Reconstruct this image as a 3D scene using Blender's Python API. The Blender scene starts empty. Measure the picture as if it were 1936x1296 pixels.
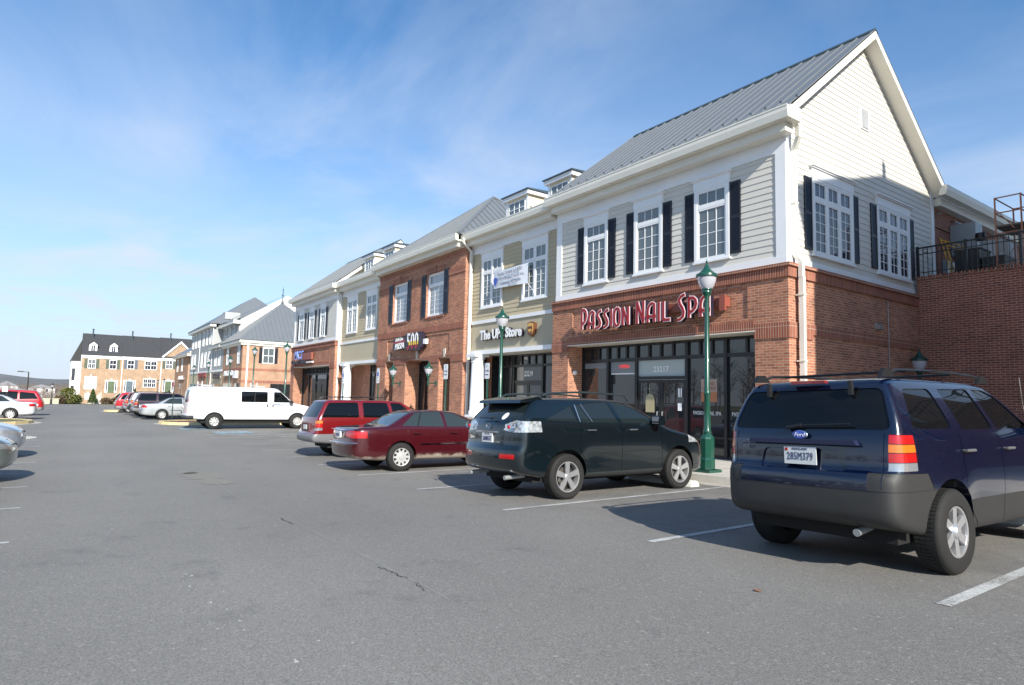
import bpy, bmesh, math, random
import numpy as np
from mathutils import Vector, Matrix
random.seed(7)
S=bpy.context.scene
COL=S.collection
PI=math.pi
# ------------------------------------------------------------------ camera, world, sun, exposure
cam_d=bpy.data.cameras.new('camera'); cam=bpy.data.objects.new('camera',cam_d); COL.objects.link(cam)
F_PX,YAW,PITCH,ROLL=1169.1,0.95533,0.08686,0.0246974
cam_d.sensor_width=36; cam_d.sensor_fit='HORIZONTAL'; cam_d.lens=F_PX/1936*36
cam_d.clip_start=.05; cam_d.clip_end=3000
def _basis(yaw,p,r):
    f=Vector((-math.sin(yaw)*math.cos(p),math.cos(yaw)*math.cos(p),math.sin(p)))
    rt=Vector((math.cos(yaw),math.sin(yaw),0)); u=rt.cross(f)
    c,s=math.cos(r),math.sin(r)
    return c*rt+s*u, -s*rt+c*u, f
_r,_u,_f=_basis(YAW,PITCH,ROLL)
_m=Matrix(((_r.x,_u.x,-_f.x),(_r.y,_u.y,-_f.y),(_r.z,_u.z,-_f.z))).to_4x4()
cam.matrix_world=_m
S.camera=cam
SUN=Vector((1.72,-.42,1.05)).normalized()
W=bpy.data.worlds.new('World'); S.world=W; W.use_nodes=True
nt=W.node_tree; nt.nodes.clear()
def N(nt,t,**k):
    n=nt.nodes.new(t)
    for a,b in k.items():
        if a=='i':
            for s,v in b.items(): n.inputs[s].default_value=v
        else: setattr(n,a,b)
    return n
sky=N(nt,'ShaderNodeTexSky',sky_type='NISHITA',sun_disc=False,altitude=100,air_density=1.0,dust_density=.8,ozone_density=3.6)
sky.sun_elevation=math.asin(SUN.z); sky.sun_rotation=math.atan2(SUN.x,SUN.y)
tc=N(nt,'ShaderNodeTexCoord')
# thin high cloud: streaks in the direction the photograph shows, real sky feature by world direction
sep=N(nt,'ShaderNodeSeparateXYZ'); nt.links.new(tc.outputs['Generated'],sep.inputs[0])
zc=N(nt,'ShaderNodeMath',operation='MAXIMUM',i={1:.06}); nt.links.new(sep.outputs[2],zc.inputs[0])
def div(a):
    d=N(nt,'ShaderNodeMath',operation='DIVIDE'); nt.links.new(a,d.inputs[0]); nt.links.new(zc.outputs[0],d.inputs[1]); return d.outputs[0]
cmb=N(nt,'ShaderNodeCombineXYZ'); nt.links.new(div(sep.outputs[0]),cmb.inputs[0]); nt.links.new(div(sep.outputs[1]),cmb.inputs[1])
mp=N(nt,'ShaderNodeMapping'); mp.inputs['Rotation'].default_value=(0,0,math.radians(-28)); mp.inputs['Scale'].default_value=(.5,1.0,1)
nt.links.new(cmb.outputs[0],mp.inputs[0])
n1=N(nt,'ShaderNodeTexNoise',i={'Scale':1.1,'Detail':9,'Roughness':.58,'Distortion':.6}); nt.links.new(mp.outputs[0],n1.inputs[0])
n2=N(nt,'ShaderNodeTexNoise',i={'Scale':.42,'Detail':3,'Roughness':.5}); nt.links.new(cmb.outputs[0],n2.inputs[0])
r1=N(nt,'ShaderNodeMapRange',i={1:.40,2:.78}); nt.links.new(n1.outputs[0],r1.inputs[0])
r2=N(nt,'ShaderNodeMapRange',i={1:.34,2:.62}); nt.links.new(n2.outputs[0],r2.inputs[0])
mu=N(nt,'ShaderNodeMath',operation='MULTIPLY'); nt.links.new(r1.outputs[0],mu.inputs[0]); nt.links.new(r2.outputs[0],mu.inputs[1])
mu2=N(nt,'ShaderNodeMath',operation='MULTIPLY',i={1:.62}); nt.links.new(mu.outputs[0],mu2.inputs[0])
# low haze band of cloud
hz=N(nt,'ShaderNodeMapRange',i={1:.50,2:0.0,3:0.05,4:.92}); nt.links.new(sep.outputs[2],hz.inputs[0])
hzp=N(nt,'ShaderNodeMath',operation='POWER',i={1:1.45}); nt.links.new(hz.outputs[0],hzp.inputs[0])
mx=N(nt,'ShaderNodeMath',operation='ADD',use_clamp=True); nt.links.new(mu2.outputs[0],mx.inputs[0]); nt.links.new(hzp.outputs[0],mx.inputs[1])
mix=N(nt,'ShaderNodeMix',data_type='RGBA'); nt.links.new(mx.outputs[0],mix.inputs[0]); tint=N(nt,'ShaderNodeMix',data_type='RGBA',blend_type='MULTIPLY',i={0:1.0}); nt.links.new(sky.outputs[0],tint.inputs[6]); tint.inputs[7].default_value=(.86,1.26,1.44,1); nt.links.new(tint.outputs[2],mix.inputs[6]); mix.inputs[7].default_value=(5.4,6.0,7.0,1)
bg=N(nt,'ShaderNodeBackground',i={1:.092}); nt.links.new(mix.outputs[2],bg.inputs[0])
wo=N(nt,'ShaderNodeOutputWorld'); nt.links.new(bg.outputs[0],wo.inputs[0])
sd=bpy.data.lights.new('sun','SUN'); sd.energy=5.0; sd.angle=math.radians(.53); sd.color=(1,.945,.85)
so=bpy.data.objects.new('sun',sd); COL.objects.link(so); so.rotation_euler=SUN.to_track_quat('Z','Y').to_euler(); so.location=(10,-10,40)
S.view_settings.view_transform='Standard'; S.view_settings.look='None'; S.view_settings.exposure=0.60; S.view_settings.gamma=1
S.render.engine='CYCLES'

# ------------------------------------------------------------------ materials
MATS={}
def mat(name,col=(.5,.5,.5),rough=.6,metal=0,var=0,vscale=3,bump=0,bscale=60,coat=0,ior=1.5,spec=.5,emit=None,trans=0,dirt=0,det=4,sheen=0):
    if name in MATS: return MATS[name]
    m=bpy.data.materials.new(name); m.use_nodes=True; t=m.node_tree; b=t.nodes['Principled BSDF']
    b.inputs['Base Color'].default_value=(*col,1); b.inputs['Roughness'].default_value=rough; b.inputs['Metallic'].default_value=metal
    b.inputs['IOR'].default_value=ior; b.inputs['Specular IOR Level'].default_value=spec
    if coat: b.inputs['Coat Weight'].default_value=coat; b.inputs['Coat Roughness'].default_value=.03
    if trans: b.inputs['Transmission Weight'].default_value=trans
    if emit: b.inputs['Emission Color'].default_value=(*emit[0],1); b.inputs['Emission Strength'].default_value=emit[1]
    tcn=N(t,'ShaderNodeTexCoord'); geo=N(t,'ShaderNodeNewGeometry')
    if var:
        n=N(t,'ShaderNodeTexNoise',i={'Scale':vscale,'Detail':det,'Roughness':.6}); t.links.new(tcn.outputs['Object'],n.inputs[0])
        r=N(t,'ShaderNodeMapRange',i={1:.3,2:.7,3:1-var,4:1+var}); t.links.new(n.outputs[0],r.inputs[0])
        h=N(t,'ShaderNodeHueSaturation',i={'Color':(*col,1)}); t.links.new(r.outputs[0],h.inputs['Value']); t.links.new(h.outputs[0],b.inputs['Base Color'])
    if bump:
        n=N(t,'ShaderNodeTexNoise',i={'Scale':bscale,'Detail':3}); t.links.new(tcn.outputs['Object'],n.inputs[0])
        bp=N(t,'ShaderNodeBump',i={'Strength':bump,'Distance':.01}); t.links.new(n.outputs[0],bp.inputs['Height']); t.links.new(bp.outputs[0],b.inputs['Normal'])
    MATS[name]=m; return m
def walluv(t):
    # bricks laid in world size on any axis-aligned wall: (x+y, z)
    g=N(t,'ShaderNodeNewGeometry'); s=N(t,'ShaderNodeSeparateXYZ'); t.links.new(g.outputs['Position'],s.inputs[0])
    a=N(t,'ShaderNodeMath',operation='ADD'); t.links.new(s.outputs[0],a.inputs[0]); t.links.new(s.outputs[1],a.inputs[1])
    return a.outputs[0],s.outputs[2],g
def brickmat(name,c1,c2,mortar,bw=.213,bh=.0677,soldier=False,off=.5,z0=0):
    m=bpy.data.materials.new(name); m.use_nodes=True; t=m.node_tree; b=t.nodes['Principled BSDF']
    u,z,g=walluv(t)
    c=N(t,'ShaderNodeCombineXYZ')
    zz=N(t,'ShaderNodeMath',operation='SUBTRACT',i={1:z0}); t.links.new(z,zz.inputs[0]); z=zz.outputs[0]
    t.links.new(u,c.inputs[0]); t.links.new(z,c.inputs[1])
    br=N(t,'ShaderNodeTexBrick',offset=0 if soldier else off,squash=1)
    br.inputs['Color1'].default_value=(*c1,1); br.inputs['Color2'].default_value=(*c2,1); br.inputs['Mortar'].default_value=(*mortar,1)
    br.inputs['Scale'].default_value=1; br.inputs['Mortar Size'].default_value=.0062; br.inputs['Mortar Smooth'].default_value=.25; br.inputs['Bias'].default_value=-.15
    br.inputs['Brick Width'].default_value=bw; br.inputs['Row Height'].default_value=bh
    t.links.new(c.outputs[0],br.inputs[0])
    n=N(t,'ShaderNodeTexNoise',i={'Scale':1.3,'Detail':5,'Roughness':.6}); t.links.new(g.outputs['Position'],n.inputs[0])
    r=N(t,'ShaderNodeMapRange',i={1:.3,2:.7,3:.80,4:1.15}); t.links.new(n.outputs[0],r.inputs[0])
    n2=N(t,'ShaderNodeTexNoise',i={'Scale':70,'Detail':2}); t.links.new(g.outputs['Position'],n2.inputs[0])
    r2=N(t,'ShaderNodeMapRange',i={1:.3,2:.7,3:.9,4:1.1}); t.links.new(n2.outputs[0],r2.inputs[0])
    mm=N(t,'ShaderNodeMath',operation='MULTIPLY'); t.links.new(r.outputs[0],mm.inputs[0]); t.links.new(r2.outputs[0],mm.inputs[1])
    h=N(t,'ShaderNodeHueSaturation'); t.links.new(br.outputs[0],h.inputs['Color']); t.links.new(mm.outputs[0],h.inputs['Value']); t.links.new(h.outputs[0],b.inputs['Base Color'])
    inv=N(t,'ShaderNodeMath',operation='SUBTRACT',i={0:1.0}); t.links.new(br.outputs['Fac'],inv.inputs[1])
    bp=N(t,'ShaderNodeBump',i={'Strength':.6,'Distance':.006}); t.links.new(inv.outputs[0],bp.inputs['Height']); t.links.new(bp.outputs[0],b.inputs['Normal'])
    b.inputs['Roughness'].default_value=.85
    MATS[name]=m; return m
MORT=(.50,.40,.30)
BR=brickmat('brick',(.45,.18,.10),(.24,.085,.050),MORT)
BRS=brickmat('brick_soldier',(.30,.085,.045),(.21,.055,.032),MORT,bw=.0677,bh=.37,soldier=True)
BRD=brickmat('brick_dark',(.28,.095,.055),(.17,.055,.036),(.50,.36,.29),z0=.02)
BRF=brickmat('brick_orange',(.40,.22,.125),(.34,.175,.10),(.52,.42,.33))
WHITE=mat('white_trim',(.80,.81,.82),.45,var=.03,vscale=2)
CREAM=mat('cream_trim',(.74,.72,.64),.4,var=.04,vscale=1.5)
BRT=brickmat('brick_tan',(.37,.235,.14),(.32,.195,.115),(.50,.42,.33))
SIDG=mat('siding_pale_grey',(.63,.60,.54),.55,var=.03,vscale=2)
SIDW=mat('siding_white',(.80,.795,.76),.55,var=.03,vscale=2)
SIDT=mat('siding_tan',(.50,.42,.28),.6,var=.04,vscale=2)
SIDF=mat('siding_far_grey',(.36,.37,.37),.6,var=.04,vscale=2)
SIDC=mat('siding_cream',(.72,.62,.44),.6,var=.04,vscale=2)
PANT=mat('panel_tan',(.47,.41,.29),.6,var=.04,vscale=2)
ROOF=mat('roof_metal',(.175,.19,.205),.42,metal=.2,var=.04,vscale=1.2)
ROOFD=mat('roof_ridge',(.045,.07,.085),.45)
SHING=mat('shingle',(.045,.046,.05),.85,var=.3,vscale=6,bump=.3)
SHUT=mat('shutter_black',(.012,.013,.02),.4)
SHUTG=mat('shutter_green',(.075,.095,.065),.6)
BLACKF=mat('storefront_black',(.015,.015,.016),.35)
GREEN=mat('green_enamel',(.008,.062,.040),.28,coat=.5,var=.05,vscale=4)
GREEND=mat('dark_green_pole',(.01,.03,.022),.4)
BRONZE=mat('dark_pole',(.03,.028,.025),.45)
CONC=mat('concrete',(.50,.47,.41),.85,var=.10,vscale=2.5,bump=.25,bscale=90)
CONCD=mat('gutter_concrete',(.40,.37,.32),.85,var=.12,vscale=3,bump=.3,bscale=90)
CURBY=mat('yellow_curb',(.62,.50,.27),.8,var=.1,vscale=3)
PAINTW=mat('road_paint',(.47,.48,.47),.75,var=.22,vscale=25,det=6)
PAINTB=mat('road_paint_blue',(.22,.40,.52),.75,var=.2,vscale=12,det=6)
STEEL=mat('galvanised',(.42,.44,.45),.4,metal=.6)
YEL=mat('scaffold_yellow',(.60,.30,.03),.5,var=.1,vscale=9)
RUST=mat('scaffold_rust',(.40,.17,.10),.6,var=.15,vscale=9)
BLK=mat('black_iron',(.010,.011,.013),.4)
HVG=mat('hvac_grey',(.30,.33,.35),.45,metal=.2)
RED=mat('sign_red',(.30,.010,.014),.35)
REDC=mat('red_raceway',(.27,.07,.045),.5)
SIGNW=mat('sign_white',(.85,.85,.85),.4)
SIGNK=mat('sign_black',(.02,.015,.03),.4)
SIGNY=mat('sign_yellow',(.80,.55,.06),.4)
BLUE=mat('sign_blue',(.05,.10,.45),.4)
BLUEP=mat('sign_pale_blue',(.22,.32,.75),.4)
BROWN=mat('sign_brown',(.12,.045,.02),.4)
GOLD=mat('sign_gold',(.62,.36,.10),.35)
PLAT=mat('banner_white',(.72,.76,.82),.6)
INK=mat('ink',(.05,.05,.12),.6)
def glassmat(name,col,ior=1.55,rough=.015,tint=None):
    m=mat(name,col,rough,ior=ior); return m
GLS=glassmat('storefront_glass',(.022,.024,.026),1.75)
GLW=glassmat('window_glass',(.10,.12,.125),2.0,.03)
GLD=glassmat('window_glass_dark',(.03,.035,.05),1.8,.03)
GLC=mat('frosted_transom',(.42,.47,.46),.35)
BLIND=mat('window_blind',(.62,.56,.50),.6)
GLOBE=mat('lamp_glass',(.62,.62,.68),.12,trans=.35,ior=1.3)
GRASS=mat('winter_grass',(.13,.125,.055),.95,var=.25,vscale=6,det=8,bump=.5,bscale=40)
MULCH=mat('mulch',(.13,.07,.045),.95,var=.3,vscale=14,bump=.6,bscale=40)
def asphalt():
    m=bpy.data.materials.new('asphalt'); m.use_nodes=True; t=m.node_tree; b=t.nodes['Principled BSDF']
    g=N(t,'ShaderNodeNewGeometry')
    def noise(sc,d,ro=.6): 
        n=N(t,'ShaderNodeTexNoise',i={'Scale':sc,'Detail':d,'Roughness':ro}); t.links.new(g.outputs['Position'],n.inputs[0]); return n
    def rng(n,a,b_,c,d):
        r=N(t,'ShaderNodeMapRange',i={1:a,2:b_,3:c,4:d}); t.links.new(n.outputs[0],r.inputs[0]); return r
    fine=rng(noise(80,3,.8),.32,.68,.60,1.45)
    mid=rng(noise(24,3),.3,.7,.92,1.08)
    big=rng(noise(.23,4),.3,.7,.90,1.10)
    # wheel-path tone running along the aisle
    mp=N(t,'ShaderNodeMapping'); mp.inputs['Scale'].default_value=(.02,.5,1); t.links.new(g.outputs['Position'],mp.inputs[0])
    ws=N(t,'ShaderNodeTexNoise',i={'Scale':1.0,'Detail':3}); t.links.new(mp.outputs[0],ws.inputs[0]); wsr=rng(ws,.3,.7,.94,1.06)
    def mul(a,b_):
        q=N(t,'ShaderNodeMath',operation='MULTIPLY'); t.links.new(a.outputs[0],q.inputs[0]); t.links.new(b_.outputs[0],q.inputs[1]); return q
    v=mul(mul(fine,mid),mul(big,wsr))
    vo=N(t,'ShaderNodeTexVoronoi',feature='F1',i={'Scale':62}); t.links.new(g.outputs['Position'],vo.inputs[0])
    st=N(t,'ShaderNodeMapRange',i={1:.86,2:.97}); t.links.new(vo.outputs['Color'],st.inputs[0])
    h=N(t,'ShaderNodeHueSaturation',i={'Color':(.192,.184,.170,1)}); t.links.new(v.outputs[0],h.inputs['Value'])
    mx=N(t,'ShaderNodeMix',data_type='RGBA'); t.links.new(st.outputs[0],mx.inputs[0]); t.links.new(h.outputs[0],mx.inputs[6]); mx.inputs[7].default_value=(.33,.31,.28,1)
    # sparse dark oil blotches under parking rows
    oil=N(t,'ShaderNodeTexNoise',i={'Scale':1.6,'Detail':5,'Roughness':.65}); t.links.new(g.outputs['Position'],oil.inputs[0])
    orr=rng(oil,.60,.74,0,.42)
    mx2=N(t,'ShaderNodeMix',data_type='RGBA'); t.links.new(orr.outputs[0],mx2.inputs[0]); t.links.new(mx.outputs[2],mx2.inputs[6]); mx2.inputs[7].default_value=(.085,.085,.085,1)
    # bays where cars stand are dirtier than the aisle
    sy=N(t,'ShaderNodeSeparateXYZ'); t.links.new(g.outputs['Position'],sy.inputs[0])
    by=N(t,'ShaderNodeMapRange',i={1:4.8,2:6.6}); t.links.new(sy.outputs[1],by.inputs[0])
    bn_=rng(noise(.9,5,.7),.45,.68,0,.5); bm_=mul(by,bn_)
    mx3=N(t,'ShaderNodeMix',data_type='RGBA'); t.links.new(bm_.outputs[0],mx3.inputs[0]); t.links.new(mx2.outputs[2],mx3.inputs[6]); mx3.inputs[7].default_value=(.09,.088,.085,1); mx2=mx3
    t.links.new(mx2.outputs[2],b.inputs['Base Color']); b.inputs['Roughness'].default_value=.82; b.inputs['Specular IOR Level'].default_value=.35
    bn=noise(130,2); bp=N(t,'ShaderNodeBump',i={'Strength':.55,'Distance':.006}); t.links.new(bn.outputs[0],bp.inputs['Height']); t.links.new(bp.outputs[0],b.inputs['Normal'])
    MATS['asphalt']=m; return m
ASPH=asphalt()

# ------------------------------------------------------------------ builders
ORG={}
def thing(name,label,cat,loc=(0,0,0),group=None):
    o=bpy.data.objects.new(name,None); COL.objects.link(o); o.location=loc; o.empty_display_size=.2
    o['label']=label; o['category']=cat
    if group: o['group']=group
    ORG[o.name]=Vector(loc); return o
def tag(o,label,cat,group=None):
    o['label']=label; o['category']=cat
    if group: o['group']=group
    return o
def struct(o): o['kind']='structure'; return o
def link_mesh(name,me,parent=None,origin=None):
    o=bpy.data.objects.new(name,me); COL.objects.link(o)
    if parent is not None:
        o.parent=parent; ORG[o.name]=ORG.get(parent.name,Vector((0,0,0)))
    return o
class Fr:
    """wall frame: u along the wall, n outward from it, z up"""
    def __init__(s,o,u,n): s.o=Vector(o); s.u=Vector(u); s.n=Vector(n)
    def __call__(s,u,n,z): return s.o+s.u*u+s.n*n+Vector((0,0,z))
FRONT=lambda Y: Fr((0,Y,0),(1,0,0),(0,-1,0))
RIGHT=lambda X: Fr((X,0,0),(0,1,0),(1,0,0))
ID=Fr((0,0,0),(1,0,0),(0,1,0))
class MB:
    def __init__(s,fr=ID): s.v=[];s.f=[];s.fr=fr;s.m=[];s.cm=0
    def p(s,a): s.v.append(s.fr(*a)); return len(s.v)-1
    def face(s,ps): s.f.append([s.p(q) for q in ps]); s.m.append(s.cm)
    def box(s,a0,a1,b0,b1,c0,c1):
        i=[s.p(q) for q in ((a0,b0,c0),(a1,b0,c0),(a1,b1,c0),(a0,b1,c0),(a0,b0,c1),(a1,b0,c1),(a1,b1,c1),(a0,b1,c1))]
        for q in ((0,3,2,1),(4,5,6,7),(0,1,5,4),(1,2,6,5),(2,3,7,6),(3,0,4,7)): s.f.append([i[k] for k in q]); s.m.append(s.cm)
        return s
    def prism(s,poly,h0,h1,axis=2):
        """poly in the two other axes, extruded along axis"""
        def mk(a,b,h):
            return (h,a,b) if axis==0 else ((a,h,b) if axis==1 else (a,b,h))
        n=len(poly); A=[s.p(mk(a,b,h0)) for a,b in poly]; B=[s.p(mk(a,b,h1)) for a,b in poly]
        s.f.append(A[::-1]); s.f.append(B); s.m+= [s.cm]*2
        for k in range(n): s.f.append([A[k],A[(k+1)%n],B[(k+1)%n],B[k]]); s.m.append(s.cm)
        return s
    def tube(s,a,b,r,n=8,r2=None):
        a=s.fr(*a);b=s.fr(*b);d=(b-a).normalized();x=d.orthogonal().normalized();y=d.cross(x);r2=r if r2 is None else r2
        i0=len(s.v)
        for c,rr in ((a,r),(b,r2)):
            for k in range(n): s.v.append(c+(x*math.cos(2*PI*k/n)+y*math.sin(2*PI*k/n))*rr)
        for k in range(n): s.f.append([i0+k,i0+(k+1)%n,i0+n+(k+1)%n,i0+n+k]); s.m.append(s.cm)
        s.f.append([i0+k for k in range(n)][::-1]); s.f.append([i0+n+k for k in range(n)]); s.m+=[s.cm]*2
        return s
    def path(s,pts,r,n=6):
        for a,b in zip(pts,pts[1:]): s.tube(a,b,r,n)
        return s
    def lathe(s,c,prof,n=16,axis='z',rot=0):
        c=s.fr(*c); i0=len(s.v)
        for r,z in prof:
            for k in range(n):
                a=2*PI*(k+rot)/n
                q=(r*math.cos(a),r*math.sin(a),z) if axis=='z' else ((z,r*math.cos(a),r*math.sin(a)) if axis=='x' else (r*math.cos(a),z,r*math.sin(a)))
                s.v.append(c+Vector(q))
        for j in range(len(prof)-1):
            for k in range(n):
                a=i0+j*n+k; b=i0+j*n+(k+1)%n
                s.f.append([a,b,b+n,a+n]); s.m.append(s.cm)
        return s
    def build(s,name,ma,parent=None,smooth=0,recalc=True):
        me=bpy.data.meshes.new(name); off=ORG.get(parent.name,Vector((0,0,0))) if parent is not None else Vector((0,0,0))
        me.from_pydata([tuple(q-off) for q in s.v],[],s.f)
        ml=ma if isinstance(ma,(list,tuple)) else [ma]
        for q in ml: me.materials.append(q)
        if len(ml)>1: me.polygons.foreach_set('material_index',s.m)
        if recalc:
            b=bmesh.new(); b.from_mesh(me); bmesh.ops.recalc_face_normals(b,faces=b.faces); b.to_mesh(me); b.free()
        if smooth:
            me.shade_smooth(); me.set_sharp_from_angle(angle=math.radians(smooth))
        return link_mesh(name,me,parent)
FONT={}
def text_mesh(name,txt,size,ma,parent,origin,ux,uy,depth=.01,align='CENTER',sx=1,bold=0,shear=0,space=1):
    """text laid in the plane ux (right), uy (up), standing depth out; a real solid"""
    c=bpy.data.curves.new(name,'FONT'); c.body=txt; c.size=size; c.extrude=depth/2; c.align_x=align; c.align_y='CENTER'; c.offset=bold; c.resolution_u=2; c.shear=shear; c.space_character=space
    o=bpy.data.objects.new('tmp',c); COL.objects.link(o)
    me=bpy.data.meshes.new_from_object(o.evaluated_get(bpy.context.evaluated_depsgraph_get()))
    bpy.data.objects.remove(o); bpy.data.curves.remove(c)
    ux=Vector(ux);uy=Vector(uy);uz=ux.cross(uy); off=ORG.get(parent.name,Vector((0,0,0))) if parent is not None else Vector((0,0,0))
    M=Matrix(((ux.x*sx,uy.x,uz.x,origin[0]-off.x),(ux.y*sx,uy.y,uz.y,origin[1]-off.y),(ux.z*sx,uy.z,uz.z,origin[2]-off.z),(0,0,0,1)))
    me.transform(M); me.materials.clear(); me.materials.append(ma); me.name=name
    return link_mesh(name,me,parent)
GX=[-1500,-400,-135,-100,-70,-50,-33,-25,-22,-19.5,-17,-13.5,-11,-7.4,-4.6,-1.9,0,3,30,900]
GZ=[-14,-5.5,-3.1,-2.65,-2.25,-2.05,-1.94,-1.95,-1.94,-1.92,-1.87,-1.78,-1.72,-1.62,-1.51,-1.40,-1.34,-1.28,-1.2,-1.2]
def G(x): return float(np.interp(x,GX,GZ))
def slope(x): return (G(x+1.2)-G(x-1.2))/2.4
def drape(name,ma,x0,x1,y0,y1,dz,parent=None,side=0,step=2.0):
    """sheet following the ground profile; side>0 gives it skirts"""
    xs=sorted(set([x0,x1]+[x for x in GX if x0<x<x1]+list(np.arange(x0,x1,step)) if (x1-x0)<400 else [x0,x1]+[x for x in GX if x0<x<x1]))
    b=MB()
    for a,c in zip(xs,xs[1:]):
        za,zc=G(a)+dz,G(c)+dz
        b.face([(a,y0,za),(c,y0,zc),(c,y1,zc),(a,y1,za)])
        if side:
            b.face([(a,y0,za-side),(c,y0,zc-side),(c,y0,zc),(a,y0,za)]); b.face([(a,y1,za),(c,y1,zc),(c,y1,zc-side),(a,y1,za-side)])
    if side:
        for a in (x0,x1): b.face([(a,y0,G(a)+dz),(a,y1,G(a)+dz),(a,y1,G(a)+dz-side),(a,y0,G(a)+dz-side)])
    return b.build(name,ma,parent,recalc=bool(side))

def wear(m,lo,hi):
    t=m.node_tree; b=t.nodes['Principled BSDF']; g=N(t,'ShaderNodeNewGeometry'); src=b.inputs['Base Color'].links[0].from_socket
    n=N(t,'ShaderNodeTexNoise',i={'Scale':55,'Detail':6,'Roughness':.75}); t.links.new(g.outputs['Position'],n.inputs[0]); n2=N(t,'ShaderNodeTexNoise',i={'Scale':2.5,'Detail':3}); t.links.new(g.outputs['Position'],n2.inputs[0])
    a=N(t,'ShaderNodeMath',operation='MULTIPLY_ADD',i={1:.45}); t.links.new(n2.outputs[0],a.inputs[0]); t.links.new(n.outputs[0],a.inputs[2])
    r=N(t,'ShaderNodeMapRange',i={1:lo,2:hi}); t.links.new(a.outputs[0],r.inputs[0]); mx=N(t,'ShaderNodeMix',data_type='RGBA'); t.links.new(r.outputs[0],mx.inputs[0]); t.links.new(src,mx.inputs[6]); mx.inputs[7].default_value=(.19,.185,.175,1); t.links.new(mx.outputs[2],b.inputs['Base Color'])
wear(PAINTW,.70,.86); wear(PAINTB,.66,.84)
# ------------------------------------------------------------------ ground, road, pavement
struct(drape('ground',GRASS,-1500,900,-900,900,-.07))
lot=struct(drape('parking_lot',ASPH,-118,60,-70,10.62,0,step=1.0))
# cross street in front of the town houses
struct(drape('road',ASPH,-118,-112,-120,60,-.012))
side_=struct(drape('sidewalk',CONC,-118,40,10.78,30,.15,side=.3,step=1.5))
struct(drape('curb',mat('curb_stone',(.55,.52,.46),.8,var=.08,vscale=4,bump=.2),-118,40,10.62,10.776,.146,side=.3,step=1.5))
struct(drape('gutter_pan',CONCD,-118,40,10.22,10.616,.004,step=1.5))
# expansion joints cut in the pavement
b=MB()
for k in range(60):
    x=8-1.52*k*1.0
    z=G(x)+.1545; b.box(x-.006,x+.006,10.79,13.8,z-.01,z)
    z=G(x)+.0065; 
struct(b.build('sidewalk_joints',mat('joint',(.16,.15,.13),.9)))
b=MB()
for k in range(0,9):
    x=-1.9-2.735*k; y0=5.14+.02*math.sin(k*3)
    for j in range(6):
        a=y0+(10.2-y0)*j/6; c=y0+(10.2-y0)*(j+1)/6; b.face([(x-.05,a,G(x-.05)+.005),(x+.05,a,G(x+.05)+.005),(x+.05,c,G(x+.05)+.005),(x-.05,c,G(x-.05)+.005)])
for k in range(-2,9):
    x=-8.4-2.74*k; y0=-.42-.045*max(k,0)
    b.face([(x-.05,y0-5.1,G(x-.05)+.005),(x+.05,y0-5.1,G(x+.05)+.005),(x+.05,y0,G(x+.05)+.005),(x-.05,y0,G(x-.05)+.005)])
# bays past the island and the hatched access aisle
for x in (-27.3,-28.9,-31.6,-44,-47,-49.8,-52.6,-55.4,-58.2,-61):
    y0=4.6
    b.face([(x-.05,y0,G(x-.05)+.005),(x+.05,y0,G(x+.05)+.005),(x+.05,10.1,G(x+.05)+.005),(x-.05,10.1,G(x-.05)+.005)])
for k in range(5):
    y=5.6+k*.95; b.face([(-28.85,y,G(-28.85)+.007),(-27.35,y+1.0,G(-27.35)+.007),(-27.35,y+1.1,G(-27.35)+.007),(-28.85,y+.1,G(-28.85)+.007)])
for k in range(5):
    y=4.8+k*.95; b.face([(-60.9,y,G(-60.9)+.007),(-58.3,y+1.0,G(-58.3)+.007),(-58.3,y+1.15,G(-58.3)+.007),(-60.9,y+.15,G(-60.9)+.007)])
struct(b.build('parking_lines',PAINTW))
b=MB(); b.cm=0
def hcmark(cx,cy,s=.78):
    b.cm=0; z=G(cx)+.008; b.face([(cx-s,cy-s,G(cx-s)+.008),(cx+s,cy-s,G(cx+s)+.008),(cx+s,cy+s,G(cx+s)+.008),(cx-s,cy+s,G(cx-s)+.008)])
    b.cm=1; z+=.012
    def st(p,q,w=.07):
        d=Vector((q[0]-p[0],q[1]-p[1])).normalized(); n=Vector((-d.y,d.x))*w
        b.face([(cx+s*p[0]+n.x,cy+s*p[1]+n.y,z),(cx+s*p[0]-n.x,cy+s*p[1]-n.y,z),(cx+s*q[0]-n.x,cy+s*q[1]-n.y,z),(cx+s*q[0]+n.x,cy+s*q[1]+n.y,z)])
    for k in range(9):
        a0=PI*.35+k*PI*1.25/9; a1=a0+PI*1.25/9; st((-.05+.45*math.cos(a0),-.3+.45*math.sin(a0)),(-.05+.45*math.cos(a1),-.3+.45*math.sin(a1)))
    st((-.1,.75),(-.08,.6),.12); st((-.1,.5),(-.05,0)); st((-.05,0),(.35,0)); st((.35,0),(.5,-.55)); st((-.1,.25),(.3,.22))
hcmark(-30.3,6.1); hcmark(-33.3,5.0,.7)
o=b.build('accessible_bay_marks',[PAINTB,PAINTW],recalc=False); struct(o)
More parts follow.
